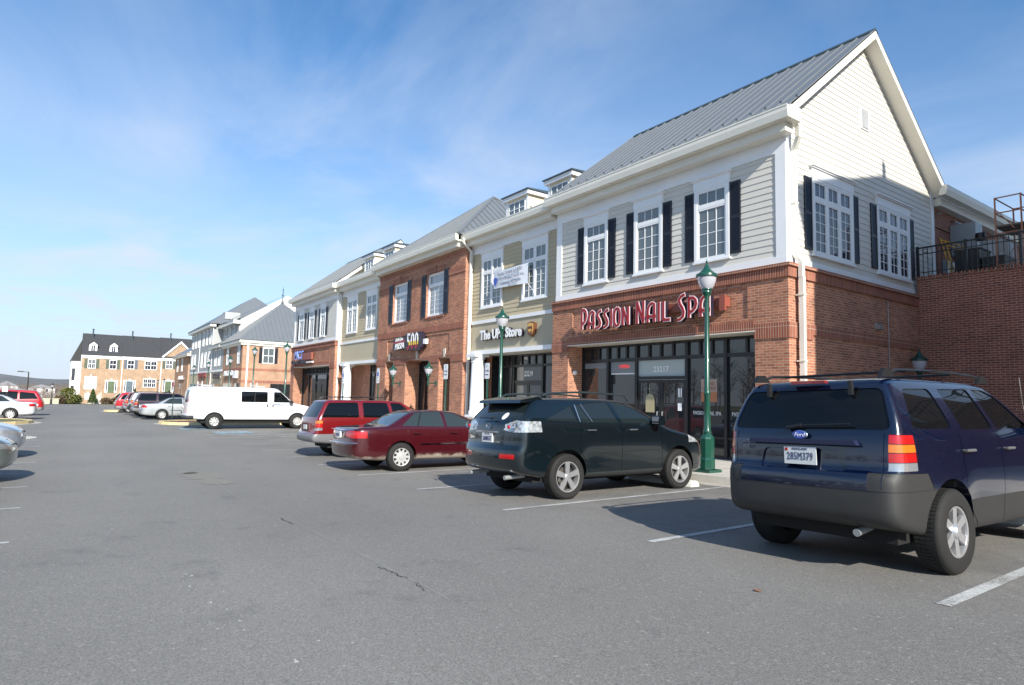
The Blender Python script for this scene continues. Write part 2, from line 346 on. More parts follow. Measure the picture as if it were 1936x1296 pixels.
# cracks, pale chips and patches that stay with the asphalt
b=MB()
def crack(x0,y0,x1,y1,n,w):
    pts=[]
    for i in range(n+1):
        t=i/n; pts.append((x0+(x1-x0)*t+random.uniform(-.02,.02),y0+(y1-y0)*t+random.uniform(-.025,.025)))
    for (a,c),(d,e) in zip(pts,pts[1:]):
        ww=w*random.uniform(.3,1.3); z=G((a+d)/2)+.003
        b.face([(a,c-ww,G(a)+.003),(d,e-ww*.8,G(d)+.003),(d,e+ww*.8,G(d)+.003),(a,c+ww,G(a)+.003)])
crack(-5.24,2.34,-4.75,2.36,14,.008); crack(-4.6,2.36,-4.35,2.31,9,.006); crack(-8.4,2.33,-7.9,2.35,8,.008)
struct(b.build('asphalt_crack',mat('crack',(.03,.03,.03),.9)))
b=MB(); px_,py_=-15,2.42
while px_<-4.1:
    nx_=px_+random.uniform(.25,.6); ny_=2.36+.05*math.sin(nx_*.7)+random.uniform(-.015,.015); w_=random.uniform(.006,.022)
    b.face([(px_,py_-w_,G(px_)+.002),(nx_,ny_-w_,G(nx_)+.002),(nx_,ny_+w_,G(nx_)+.002),(px_,py_+w_,G(px_)+.002)]); px_,py_=nx_,ny_
SEAM=mat('paving_seam',(.235,.225,.21),.9,var=.2,vscale=30); struct(b.build('paving_seam',SEAM)); wear(SEAM,.62,.80)
b=MB()
def blot(x,y,r,e=1):
    k=random.randint(5,8); ps=[]
    for i in range(k):
        a=2*PI*i/k; rr=r*random.uniform(.45,1.15); px,py=x+rr*math.cos(a)*e,y+rr*math.sin(a); ps.append((px,py,G(px)+.004))
    b.face(ps)
for x,y,r in ((-5.95,.9,.03),(-5.85,.93,.035),(-5.5,.86,.03),(-5.2,1.05,.022),(-4.95,.92,.03),(-5.1,1.15,.018),(-4.72,.98,.02),(-4.4,1.0,.028),(-4.45,1.1,.018),(-4.2,.98,.02),(-4.1,1.06,.02),(-4.32,.85,.02),(-3.5,1.1,.035),(-3.6,1.45,.02),(-3.75,1.3,.02),(-13.7,2.5,.09),(-17,.4,.05),(-22,2.2,.06),(-26,.5,.06),(-8.7,.5,.03),(-9.9,3.1,.03),(-2.9,3.1,.02),(-2.5,3.3,.02),(-6.7,4.2,.03),(-4.2,3.9,.02),(-3.1,4.0,.02)):
    blot(x,y,r*.42,1.8)
    for _ in range(3): blot(x+random.gauss(0,.09),y+random.gauss(0,.05),r*random.uniform(.1,.25),1.5)
for _ in range(90):
    x=-random.uniform(1.5,24); y=random.uniform(-.2,9.5); blot(x,y,random.uniform(.003,.008),1.3)
struct(b.build('paint_chips',mat('chips',(.48,.47,.43),.8)))
b=MB()
for x,y,r in ((-14.3,2.3,.55),(-13.2,2.42,.35),(-15.3,2.15,.3)): blot(x,y,r,2)
struct(b.build('asphalt_patch',mat('dusty',(.20,.19,.165),.9,var=.2,vscale=20)))
# two dry leaves
b=MB(); b.face([(-2.90,4.37,G(-2.9)+.006),(-2.87,4.36,G(-2.88)+.010),(-2.83,4.375,G(-2.84)+.006),(-2.85,4.40,G(-2.85)+.014),(-2.84,4.42,G(-2.84)+.006),(-2.875,4.415,G(-2.88)+.008),(-2.90,4.40,G(-2.9)+.012)])
tag(b.build('dry_leaf',mat('leaf_brown',(.22,.11,.07),.8)),'small brown dry leaf lying on the asphalt beside the near blue SUV','leaf')

# islands: rounded kerb, filled
def island(name,pts,fill,label,h=.14,apron=None):
    def ins(p,d):
        c=Vector((sum(q[0] for q in p)/len(p),sum(q[1] for q in p)/len(p)))
        out=[]
        for q in p:
            v=Vector(q)-c; out.append(tuple(c+v*(1-d/max(v.length,.01))))
        return out
    t=thing(name,label,'traffic island',(pts[0][0],pts[0][1],G(pts[0][0])))
    inn=ins(pts,.17); b=MB(); n=len(pts)
    for i in range(n):
        j=(i+1)%n; P,Q,R_,S_=pts[i],pts[j],inn[j],inn[i]
        zp,zq=G(P[0]),G(Q[0])
        b.face([(P[0],P[1],zp-.1),(Q[0],Q[1],zq-.1),(Q[0],Q[1],zq+h),(P[0],P[1],zp+h)])
        b.face([(P[0],P[1],zp+h),(Q[0],Q[1],zq+h),(R_[0],R_[1],zq+h),(S_[0],S_[1],zp+h)])
        b.face([(S_[0],S_[1],zp+h),(R_[0],R_[1],zq+h),(R_[0],R_[1],zq),(S_[0],S_[1],zp)])
    b.build('kerb',CURBY,t)
    b=MB(); cx=sum(q[0] for q in inn)/n; cy=sum(q[1] for q in inn)/n
    for i in range(n):
        j=(i+1)%n; b.face([(inn[i][0],inn[i][1],G(inn[i][0])+h-.03),(inn[j][0],inn[j][1],G(inn[j][0])+h-.03),(cx,cy,G(cx)+h+.05)])
    b.build('planting_bed',fill,t)
    if apron:
        b=MB(); out=ins(pts,-apron)
        for i in range(n):
            j=(i+1)%n; P,Q,R_,S_=pts[i],pts[j],out[j],out[i]
            b.face([(P[0],P[1],G(P[0])+.006),(Q[0],Q[1],G(Q[0])+.006),(R_[0],R_[1],G(R_[0])+.006),(S_[0],S_[1],G(S_[0])+.006)])
        b.build('concrete_apron',CONCD,t)
    return t
def cap(x0,x1,yb,yt,n=10):
    """stadium end: straight sides, semicircle at yt"""
    r=(x1-x0)/2; s=1 if yt>yb else -1; c=(x0+x1)/2; pts=[(x1,yb)]
    for k in range(n+1):
        a=PI*k/n; pts.append((c+r*math.cos(a),yt-s*r+s*r*math.sin(a)))
    pts.append((x0,yb)); return pts
island('grass_island',cap(-44.2,-37.6,-9.5,-1.5),GRASS,'grassy traffic island with yellow kerb in front of the white sedan',0.15,apron=.4)
island('mulch_island',cap(-41.0,-37.0,10.1,4.0),MULCH,'mulched traffic island with yellow kerb between the white van and parked silver car',.15,apron=.25)
island('end_island',cap(-66.5,-63.5,10.1,2.4),MULCH,'small far island at the end of the parked row by the town houses',.15,apron=.3)
b=MB(); 
pts=cap(-30.2,-27.6,-4,-.9)
b.face([(x,y,G(x)+.006) for x,y in pts]); struct(b.build('concrete_apron',CONC))

# ------------------------------------------------------------------ wall helpers
def siding(b,u0,u1,z0,z1,h=.168,clip=None,holes=(),lap=.016):
    """lapped boards as real slanted faces; clip(z)->(ua,ub) narrows rows (gables); returns nothing"""
    z=z0
    while z<z1-1e-4:
        zt=min(z+h,z1)
        if clip:
            a0,b0=clip(z); a1,b1=clip(zt)
        else: a0=a1=u0; b0=b1=u1
        if b0>a0:
            if b1<a1: a1=b1=(a0+b0)/2
            b.face([(a0,lap,z),(b0,lap,z),(b1,.002,zt),(a1,.002,zt)])
            b.face([(a0,0,z),(b0,0,z),(b0,lap,z),(a0,lap,z)])
        z=zt
def window(fr,parent,u0,u1,z0,z1,nu=1,sash_cols=3,rows=4,tr=.0,trcols=None,header=True,glass=None,case=.10,proud=.062,blind=0,sill=True,mun=.02,trglass=None):
    """white casing with muntins (one mesh) and its pane(s) as a sub-part"""
    glass=glass or GLW
    b=MB(fr); 
    b.box(u0,u0+case,0,proud,z0,z1); b.box(u1-case,u1,0,proud,z0,z1); b.box(u0+case,u1-case,0,proud,z1-case*.7,z1)
    b.box(u0+case,u1-case,0,proud,z0,z0+case*.6)
    if sill: b.box(u0-.03,u1+.03,0,proud+.03,z0-.05,z0)
    if header:
        b.box(u0-.02,u1+.02,0,proud+.012,z1,z1+.25); b.box(u0-.06,u1+.06,0,proud+.05,z1+.25,z1+.285); b.box(u0-.09,u1+.09,0,proud+.085,z1+.285,z1+.32)
    iu0,iu1=u0+case,u1-case; iz0,iz1=z0+case*.6,z1-case*.7
    zt=iz1-tr if tr else iz1
    if tr: b.box(iu0,iu1,0,proud-.008,zt-.05,zt+.03)
    w=(iu1-iu0)/nu; s=.045; p2=proud-.012
    panes=[]
    for k in range(nu):
        a=iu0+k*w; c=a+w
        if k: b.box(a-.04,a+.04,0,proud-.004,iz0,iz1)
        for (za,zb,cols,rw) in ([(iz0,zt-(.05 if tr else 0),sash_cols,rows)]+([(zt+.03,iz1,trcols or sash_cols,1)] if tr else [])):
            aa,cc=a+(.04 if k else 0),c-(.04 if k<nu-1 else 0)
            b.box(aa,aa+s,0,p2,za,zb); b.box(cc-s,cc,0,p2,za,zb); b.box(aa+s,cc-s,0,p2,za,za+s); b.box(aa+s,cc-s,0,p2,zb-s,zb)
            gu0,gu1,gz0,gz1=aa+s,cc-s,za+s,zb-s; p3=p2-.018
            for i in range(1,cols): x=gu0+(gu1-gu0)*i/cols; b.box(x-mun/2,x+mun/2,0,p3,gz0,gz1)
            for i in range(1,rw): 
                z=gz0+(gz1-gz0)*i/rw; b.box(gu0,gu1,0,p3-.002,z-mun/2,z+mun/2)
            panes.append((gu0,gu1,gz0,gz1,rw==1))
    win=b.build('window',WHITE,parent)
    g=MB(fr)
    for a,c,za,zb,istr in panes: g.box(a,c,-.01,.020,za,zb)
    g.build('pane',glass,win)
    return win
def shutter(fr,parent,u0,u1,z0,z1,ma=None):
    b=MB(fr); b.box(u0,u1,.005,.028,z0,z1)
    for a,c,za,zb in ((u0,u0+.045,z0,z1),(u1-.045,u1,z0,z1),(u0+.045,u1-.045,z0,z0+.06),(u0+.045,u1-.045,z1-.06,z1),(u0+.045,u1-.045,(z0+z1)/2-.04,(z0+z1)/2+.04)): b.box(a,c,.028,.045,za,zb)
    z=z0+.07
    while z<z1-.09:
        if abs(z-(z0+z1)/2)>.07: b.face([(u0+.045,.042,z),(u1-.045,.042,z),(u1-.045,.030,z+.045),(u0+.045,.030,z+.045)])
        z+=.05
    return b.build('shutter',ma or SHUT,parent)
def cornice(parent,x0,x1,Yw=13.96,retR=True,name='gutter',se=.20):
    b=MB(); yo=Yw-.61
    # box gutter with lip
    b.prism([(yo+.03,6.79),(yo,6.95),(yo,7.08),(yo+.02,7.08),(yo+.16,7.05),(yo+.16,6.79)],x0,x1,0)
    b.box(x0,x1,yo-.012,yo+.02,7.055,7.09)
    b.build(name,CREAM,parent)
    b=MB(); b.box(x0+.12,x1-se,Yw-.36,Yw,6.57,6.79); b.box(x0+.05,x1-.1,yo+.161,Yw+.1,6.792,6.86); b.build('soffit',CREAM,parent)
def frieze(parent,x0,x1,Yw): 
    b=MB(); b.box(x0,x1,Yw-.035,Yw+.02,6.21,6.57); b.build('frieze_board',WHITE,parent)
def downspout(parent,x,y,ztop,zbot,dx=0,dy=.35):
    b=MB(); w=.05
    b.box(x-w,x+w,y-w,y+w,zbot,ztop-.55)
    # offset elbow from the gutter back to the wall
    def skew(xa,ya,za,xb,yb,zb):
        P=[(xa-w,ya-w,za),(xa+w,ya-w,za),(xa+w,ya+w,za),(xa-w,ya+w,za)]; Q=[(xb-w,yb-w,zb),(xb+w,yb-w,zb),(xb+w,yb+w,zb),(xb-w,yb+w,zb)]
        for i in range(4): j=(i+1)%4; b.face([P[i],P[j],Q[j],Q[i]])
    skew(x,y,ztop-.55,x+dx,y-dy,ztop-.2); skew(x+dx,y-dy,ztop-.2,x+dx,y-dy,ztop)
    for z in (zbot+1.2,zbot+3.2,ztop-1.4): b.box(x-w-.012,x+w+.012,y-w-.012,y+w+.03,z,z+.035)
    return b.build('downspout',CREAM,parent)
def storefront(fr,parent,u0,u1,zb,zt,cols,doorcol,zdoor,ztr,npan,lowrail=None,doors=2,trmat=None):
    """cols: mullion positions; npan: lights in the transom row for each bay"""
    m=.06; b=MB(fr)
    b.box(u0,u0+m,0,.10,zb,zt); b.box(u1-m,u1,0,.10,zb,zt); b.box(u0+m,u1-m,0,.10,zt-m,zt); b.box(u0+m,u1-m,0,.098,ztr-.05,ztr+.05)
    edges=[u0]+cols+[u1]
    for c in cols: b.box(c-.05,c+.05,0,.11,zb,zt-m)
    g=MB(fr)
    for k,(a,c) in enumerate(zip(edges,edges[1:])):
        a2=a+(m if k==0 else .05); c2=c-(m if k==len(edges)-2 else .05)
        n=npan[k]
        for i in range(1,n): x=a2+(c2-a2)*i/n; b.box(x-.035,x+.035,0,.09,ztr+.05,zt-m)
        g.box(a2,c2,.02,.035,ztr+.05,zt-m)
        if k!=doorcol:
            b.box(a2,c2,0,.09,zb,zb+.12)
            if lowrail: b.box(a2,c2,0,.088,lowrail-.03,lowrail+.03)
            g.box(a2,c2,.02,.034,zb+.12,ztr-.05)
        else:
            b.box(a2,c2,0,.092,zdoor-.04,zdoor+.06)
            (MB(fr).box(a2,c2,.02,.036,zdoor+.06,ztr-.05)).build('transom_light',trmat or GLS,parent)
            w=(c2-a2)/doors
            for d in range(doors):
                x0=a2+d*w+.008; x1=a2+(d+1)*w-.008; q=MB(fr); s=.07
                q.box(x0,x0+s,.02,.07,zb+.02,zdoor-.045); q.box(x1-s,x1,.02,.07,zb+.02,zdoor-.045); q.box(x0+s,x1-s,.02,.07,zb+.02,zb+.24); q.box(x0+s,x1-s,.02,.07,zdoor-.14,zdoor-.045)
                dr=q.build('door',BLACKF,parent)
                MB(fr).box(x0+s,x1-s,.035,.045,zb+.24,zdoor-.14).build('door_glass',GLS,dr)
                hx=x1-s-.02 if d==0 else x0+s+.02
                q=MB(fr); q.tube((hx,.12,zb+.95),(hx,.12,zb+1.25),.014,6); q.tube((hx,.07,zb+.97),(hx,.12,zb+.97),.01,6); q.tube((hx,.07,zb+1.23),(hx,.12,zb+1.23),.01,6); q.build('handle',STEEL,dr)
    b.build('storefront_frame',BLACKF,parent)
    g.build('storefront_glass',GLS,parent)
def gable_roof(parent,x0,x1,ye0,ye1,yr,ze,zr,rib=.406,th=.10):
    """standing seam metal, ridge along x"""
    b=MB()
    for (ya,yb) in ((ye0,yr),(ye1,yr)):
        b.face([(x0,ya,ze),(x1,ya,ze),(x1,yb,zr),(x0,yb,zr)])
    b.face([(x0,ye0,ze-th),(x1,ye0,ze-th),(x1,yr,zr-th),(x0,yr,zr-th)]); b.face([(x0,ye1,ze-th),(x1,ye1,ze-th),(x1,yr,zr-th),(x0,yr,zr-th)])
    n=int((x1-x0)/rib); 
    L=math.hypot(yr-ye0,zr-ze); nx=Vector((0,-(zr-ze),(yr-ye0)))/L
    for k in range(n+1):
        x=x0+.02+(x1-x0-.04)*k/n
        for ya,sg in ((ye0,1),(ye1,-1)):
            nn=Vector((0,nx.y*sg,nx.z)); A=Vector((x,ya,ze)); B=Vector((x,yr,zr)); h=nn*.032
            w=Vector((.012,0,0))
            b.face([A-w,A-w+h,B-w+h,B-w]); b.face([A+w,A+w+h,B+w+h,B+w]); b.face([A-w+h,A+w+h,B+w+h,B-w+h]); b.face([A-w,A+w,A+w+h,A-w+h])
    r=b.build('roof',ROOF,parent,recalc=False)
    b=MB(); b.prism([(yr-.16,zr-.105),(yr-.16,zr-.07),(yr,zr+.06),(yr+.16,zr-.07),(yr+.16,zr-.105),(yr,zr+.02)],x0,x1,0); b.build('ridge_cap',ROOFD,r)
    # snow guards along the eave
    b=MB(); 
    for k in range(n+1):
        x=x0+.02+(x1-x0-.04)*k/n; t=.09; y=ye0+(yr-ye0)*t; z=ze+(zr-ze)*t
        b.box(x-.02,x+.02,y-.02,y+.02,z+.02,z+.075)
    b.build('snow_guards',ROOFD,r)
    return r
def rake(parent,X,ye0,ye1,yr,ze,zr,dep=.42,h=.22,s=1):
    """soffit and fascia along the gable slopes, X = outer face, wall at X-dep*s"""
    b=MB()
    for ya in (ye0,ye1):
        A=(ya,ze); B=(yr,zr)
        d=Vector((B[0]-A[0],B[1]-A[1])).normalized()
        x0,x1=(X-.04,X) if s>0 else (X,X+.04)
        P=[(A[0],A[1]-.02-h),(A[0],A[1]-.02),(B[0],B[1]-.02),(B[0],B[1]-.02-h)]
        b.prism(P,x0,x1,0)
        xs0,xs1=(X-dep,X-.042) if s>0 else (X+.042,X+dep)
        Q=[(A[0],A[1]-h),(A[0],A[1]-h+.05),(B[0],B[1]-h+.05),(B[0],B[1]-h)]
        b.prism(Q,xs0,xs1,0)
    return b.build('rake_board',CREAM,parent)
Z0=-2.4
def lap_gable_wall(name,parent,X,y0,y1,zb,zeave,yr,zr,ma,s=1):
    fr=RIGHT(X) if s>0 else Fr((X,0,0),(0,1,0),(-1,0,0))
    b=MB(fr)
    def clip(z):
        if z<=zeave: return y0,y1
        t=(z-zeave)/(zr-zeave); return y0+(yr-y0)*t, y1+(yr-y1)*t
    siding(b,y0,y1,zb,zr-.02,clip=clip)
    return b.build(name,ma,parent,recalc=False)

# ------------------------------------------------------------------ bay A: pale grey siding over brick, nail salon
def soldier_bands(b,x0,x1,Y,proud=.03,z0=3.38,off=0):
    b.box(x0,x1,Y-proud-.05,Y+.02,z0-.08,z0); b.box(x0,x1,Y-proud,Y+.02,z0-.33,z0-.08)
def bayA(xl,xr,label,main=True):
    t=thing('shop_building',label,'building',((xl+xr)/2,13.9,G(xr)+.15),'joined shop buildings of the retail row')
    Y=13.86
    ox0,ox1=xl+.80,xr-.80
    b=MB()
    b.box(xl-.06,ox0,Y,14.65,Z0,3.38); b.box(ox1,xr+.10,Y,14.65,Z0,3.38)
    b.box(ox0,ox1,Y+.04,14.65,1.785,3.38)
    px0,px1=xl+1.0,xr-1.0
    b.box(ox0,px0,Y,Y+.045,1.785,3.38); b.box(px1,ox1,Y,Y+.045,1.785,3.38); b.box(px0,px1,Y,Y+.045,2.92,3.38); b.box(px0,px1,Y,Y+.045,1.785,2.12)
    # right return wall
    b.box(xr-.2,xr+.10,14.652,22.6 if main else 22.6,Z0,3.38)
    b.build('brick_wall',BR,t)
    b=MB(); b.box(xl-.07,xr+.20,Y-.10,Y+.02,3.30,3.38); b.box(xl-.07,xr+.15,Y-.05,Y+.02,3.05,3.298)
    b.box(ox0,ox1,Y-.03,Y+.01,1.79,2.03)
    for a,c in ((xl-.07,ox0),(ox1,xr+.135)): b.box(a,c,Y-.032,Y+.01,1.57,1.95)
    b.box(xr+.05,xr+.15,Y+.021,22.6,3.05,3.298); b.box(xr+.05,xr+.20,Y+.021,22.6,3.30,3.38)
    b.box(xr+.05,xr+.13,14.9,22.6,1.70,1.95); b.box(xr+.05,xr+.135,Y+.011,14.9,1.57,1.95)
    b.build('soldier_course',BRS,t)
    b=MB(); b.box(ox0,ox1,Y+.005,14.6,1.765,1.785); b.box(ox0-.03,ox1+.03,Y-.034,Y+.03,1.768,1.79); b.build('lintel',CREAM,t)
    # siding front + right gable
    f=FRONT(13.96); b=MB(f); siding(b,xl+.28,xr-.24,3.58,6.21); b.build('siding',SIDG,t,recalc=False)
    b=MB(f); b.box(xl,xl+.28,0,.035,3.58,6.21); b.box(xr-.24,xr+.035,0,.035,3.58,6.57); b.box(xl,xr-.24,0,.045,3.384,3.58); b.box(xr-.24,xr+.045,0,.045,3.384,3.58)
    b.fr=RIGHT(xr); b.box(13.96,14.2,0,.035,3.58,7.0); b.box(14.0,22.62,0,.045,3.384,3.58); b.box(22.42,22.62,0,.035,3.58,7.0)
    b.build('corner_trim',WHITE,t)
    frieze(t,xl,xr-.24,13.96)
    lap_gable_wall('gable_siding',t,xr,14.2,22.42,3.58,7.25,18.05,10.55,SIDW if 0 else SIDG)
    MB().prism([(13.97,3.38),(22.6,3.38),(22.6,7.0),(18.05,10.5),(13.97,7.0)],xr-.1,xr-.004,0).build('gable_wall_core',SIDG,t)
    MB().prism([(13.97,3.38),(22.6,3.38),(22.6,7.0),(18.05,10.5),(13.97,7.0)],xl+.02,xl+.1,0).build('party_wall',SIDG,t)
    MB().box(xl+.1,xr-.1,22.4,22.6,Z0,7.0).build('rear_wall',SIDG,t)
    cornice(t,xl-.08,xr+.44,se=.66)
    b=MB(); b.box(xr+.0,xr+.44,13.502,13.96,6.79,7.12); b.box(xr-.22,xr+.24,13.6,13.93,6.57,6.788); b.build('cornice_return',CREAM,t)
    gable_roof(t,xl-.10,xr+.40,13.47,22.65,18.05,7.08,10.72)
    rake(t,xr+.40,13.5,22.62,18.05,7.06,10.70,dep=.40)
    return t
tA=bayA(-17.04,-8.27,'shop building with tall pale grey gable, black shutters and the nail salon below')
f=FRONT(13.96)
for (s0,s1,w1,s3) in ((-15.89,-15.56,-14.41,-14.08),(-13.59,-13.26,-12.11,-11.79),(-11.30,-10.97,-9.82,-9.50)):
    window(f,tA,s1+.01,w1-.01,3.82,5.86,1,3,4,tr=.44,trcols=3)
    shutter(f,tA,s0,s1,3.89,5.83); shutter(f,tA,w1,s3,3.89,5.83)
fg=RIGHT(-8.27)
for y0,y1 in ((15.12,17.22),(18.62,20.72)):
    window(fg,tA,y0,y1,3.80,5.80,3,2,5,tr=.46,trcols=2,glass=GLD)
    shutter(fg,tA,y0-.34,y0,3.89,5.78); shutter(fg,tA,y1,y1+.33,3.89,5.78)
b=MB(fg); b.box(17.84,18.32,0,.04,7.88,8.52); 
for k in range(9): z=7.93+k*.063; b.face([(17.89,.075,z),(18.27,.075,z),(18.27,.045,z+.05),(17.89,.045,z+.05)])
b.build('gable_vent',WHITE,tA,recalc=False)
b=MB(fg); 
storefront(FRONT(14.61),tA,-16.26,-9.10,G(-12.6)+.165,1.76,[-14.97,-13.69,-11.72,-10.40],2,.66,1.27,[3,3,4,3,2],lowrail=-1.0,trmat=GLC)
# downspout at the corner
b=MB(); w=.05
xd,yd=-8.02,14.20
b.box(xd-w,xd+w+.02,yd-w,yd+w,Z0+.9,3.05); 
def skew(b,A,B,w=.055):
    P=[(A[0]-w,A[1]-w,A[2]),(A[0]+w,A[1]-w,A[2]),(A[0]+w,A[1]+w,A[2]),(A[0]-w,A[1]+w,A[2])]; Q=[(B[0]-w,B[1]-w,B[2]),(B[0]+w,B[1]-w,B[2]),(B[0]+w,B[1]+w,B[2]),(B[0]-w,B[1]+w,B[2])]
    for i in range(4): j=(i+1)%4; b.face([P[i],P[j],Q[j],Q[i]])
skew(b,(xd,yd,3.05),(xd,yd,3.40)); skew(b,(xd,yd,3.40),(-8.17,yd,3.62)); skew(b,(-8.17,yd,3.62),(-8.17,yd,6.25)); skew(b,(-8.17,yd,6.25),(-7.98,yd-.12,6.50)); skew(b,(-7.98,yd-.12,6.50),(-7.98,yd-.12,6.85))
for z in (1.0,2.6,4.9): b.box(-8.24 if z>3 else -8.14,(-8.1 if z>3 else -7.93),yd-.07,yd+.07,z,z+.03)
b.build('downspout',CREAM,tA)
b=MB(fg); b.prism([(0,2.1),(.14,2.1),(.14,2.18),(.08,2.27),(0,2.27)],18.2,18.42,0) if 0 else None
q=MB(RIGHT(-8.17)); q.box(18.2,18.42,0,.13,2.12,2.24); q.box(18.21,18.41,0,.08,2.24,2.29); q.build('exhaust_vent_hood',STEEL,tA)
q=MB(RIGHT(-8.17)); q.tube((18.95,.03,Z0),(18.95,.03,3.0),.012,6) 
q.build('conduit',STEEL,tA)
# small white security lamp by the storefront
q=MB(); q.lathe((-16.2,14.15,.86),[(0,-.08),(.06,-.06),(.08,0),(.06,.06),(0,.08)],10); q.build('wall_globe',WHITE,tA,smooth=60)
# window lettering and posters
text_mesh('door_number','23217',.24,SIGNW,tA,(-12.72,14.565,.93),(1,0,0),(0,0,1),.004,bold=.004)
text_mesh('window_lettering','PASSION NAIL SPA',.15,SIGNW,tA,(-11.05,14.565,-.34),(1,0,0),(0,0,1),.004,sx=.75)
text_mesh('window_lettering','PASSION',.15,SIGNW,tA,(-10.02,14.565,-.34),(1,0,0),(0,0,1),.004,sx=.75)
q=MB(FRONT(14.575)); q.cm=0; q.box(-11.25,-10.72,0,.004,-.02,.62); q.cm=1; q.box(-11.25,-10.72,.0045,.006,-.02,.26); q.build('poster',[mat('poster_pale',(.42,.30,.24),.6),mat('poster_orange',(.45,.17,.08),.6)],tA)
text_mesh('poster_lettering','GRAND\nOPENING',.13,mat('poster_ink',(.25,.10,.07),.6),tA,(-10.98,14.566,.42),(1,0,0),(0,0,1),.002,sx=.8)
q=MB(FRONT(14.575)); q.box(-14.85,-13.8,0,.006,.80,.84); q.build('window_shelf_light',SIGNW,tA)
q=MB(FRONT(14.575)); q.box(-14.9+.03,-13.75,0,.004,.845,1.2); q.box(-16.15,-15.05,0,.004,1.02,1.2); q.build('window_blind',mat('pulled_blind',(.22,.24,.25),.5),tA)
text_mesh('open_sign','OPEN',.17,mat('neon_red',(.7,.05,.04),.4,emit=((1,.06,.05),.6)),tA,(-14.25,14.56,1.05),(1,0,0),(0,0,1),.004)
q=MB(FRONT(14.54)); q.box(-13.3,-12.95,0,.006,-.38,.05); q.prism([(-13.3,.05),(-13.25,.15),(-13.125,.2),(-13.0,.15),(-12.95,.05)],0,.006,1); q.build('hours_sticker',mat('sticker_gold',(.38,.33,.2),.5),tA)
for a,c,z0_,z1_ in ((-12.05,-11.9,-.3,-.08),(-12.04,-11.98,.1,.35),(-11.95,-11.9,.1,.35)): MB(FRONT(14.54)).box(a,c,0,.006,z0_,z1_).build('paper_notice',SIGNW,tA)

# ------------------------------------------------------------------ tan bays
def bayTan(xl,xr,label,wins,col_x,sf,wr,dorm):
    t=thing('shop_building',label,'building',((xl+xr)/2,14.1,G(xr)+.15),'joined shop buildings of the retail row')
    Y=14.2; f=FRONT(Y)
    b=MB(f); siding(b,xl+.12,xr-.02,3.22,6.21); b.build('siding',SIDT,t,recalc=False)
    b=MB(f); b.box(xl,xl+.14,0,.04,3.08,6.21); b.box(xl,xr,0,.06,3.08,3.22); b.box(xl,xr,0,.14,1.75,1.92); b.box(xl,xl+.12,0,.03,1.92,3.08); b.build('trim_board',WHITE,t)
    b=MB(f); b.box(xl+.12,xr,0,.012,1.92,3.08)
    b.build('fascia_panel',PANT,t)
    q=MB(f); 
    x=xl+.12+1.2
    while x<xr-.2: q.box(x-.003,x+.003,.012,.014,1.92,3.08); x+=1.2
    q.build('panel_joints',mat('joint_tan',(.33,.29,.2),.7),t)
    b=MB(); b.box(xl,xr,Y+.004,15.9,1.92,6.9); b.build('wall_core',SIDT,t)
    frieze(t,xl,xr,Y); cornice(t,xl,xr,Y)
    b=MB(); b.box(xl,xr,14.06,15.9,1.748,1.752); b.build('porch_ceiling',CREAM,t)
    b=MB(); b.box(xl,xr,14.0,24,6.9,7.02); b.build('roof',ROOF,t)
    for w in wins: window(f,t,w[0],w[1],3.74,5.86,2,2,5,tr=.52,trcols=2)
    # porch: brick back wall, column on pedestal
    b=MB(); b.box(xl,sf[0],15.1,15.3,Z0,1.748); b.box(sf[1],xr,15.1,15.3,Z0,1.748) if sf[1]<xr-.05 else None
    b.box(xl-.05,xl+.06,14.25,15.1,Z0,1.748)
    b.box(col_x-.38,col_x+.38,13.72,14.48,Z0,-.98)
    b.build('brick_wall',BR,t)
    b=MB(); b.box(col_x-.42,col_x+.42,13.68,14.52,-.98,-.90); b.build('pedestal_cap',CONC,t)
    b=MB(); c=(col_x,14.1,0)
    b.box(col_x-.36,col_x+.36,13.74,14.46,1.64,1.748); b.box(col_x-.36,col_x+.36,13.74,14.46,-.90,-.82)
    b.build('column_plinth',WHITE,t)
    b=MB(); b.lathe(c,[(.34,1.64),(.33,1.58),(.27,1.50),(.27,1.46),(.29,1.45),(.29,1.41),(.262,1.40),(.275,.8),(.30,0),(.305,-.62),(.34,-.66),(.35,-.72),(.35,-.82)],24); b.build('column',WHITE,t,smooth=50)
    # dormer boxes with dark roofs
    for i,(a,c_,y) in enumerate(dorm):
        d=MB(); d.box(a,c_,y,y+1.5,7.0,8.78)
        dm=d.build('dormer',SIDC,t)
        d=MB(); d.box(a-.14,c_+.14,y-.14,y+1.7,8.78,8.95); 
        d.fr=FRONT(y); d.box(a,a+.14,0,.02,7.1,8.78); d.box(c_-.14,c_,0,.02,7.1,8.78); d.build('dormer_trim',WHITE,dm)
        d=MB(); d.prism([(y-.2,8.952),(y-.2,9.0),(y+1.9,9.12),(y+1.9,8.952)],a-.2,c_+.2,0); d.build('dormer_roof',ROOFD,dm)
        wd=MB(FRONT(y)); u0,u1=a+.25,c_-.25
        wd.box(u0,u1,0,.03,7.35,7.4); wd.box(u0,u1,0,.03,8.62,8.66); wd.box(u0-.05,u0,0,.03,7.35,8.66); wd.box(u1,u1+.05,0,.03,7.35,8.66)
        for k in range(1,3): x=u0+(u1-u0)*k/3; wd.box(x-.015,x+.015,0,.028,7.4,8.62)
        for k in range(1,4): z=7.4+1.22*k/4; wd.box(u0,u1,0,.027,z-.015,z+.015)
        wd.build('dormer_window',WHITE,dm); MB(FRONT(y)).box(u0,u1,0,.012,7.4,8.62).build('dormer_pane',GLW,dm)
    return t
tB=bayTan(-23.36,-17.11,"shop building with tan siding, white porch column and the parcel store",[(-22.42,-20.82),(-19.44,-17.84)],-22.45,(-22.85,-17.12),None,[(-22.75,-21.1,15.6),(-19.7,-18.2,15.6)])
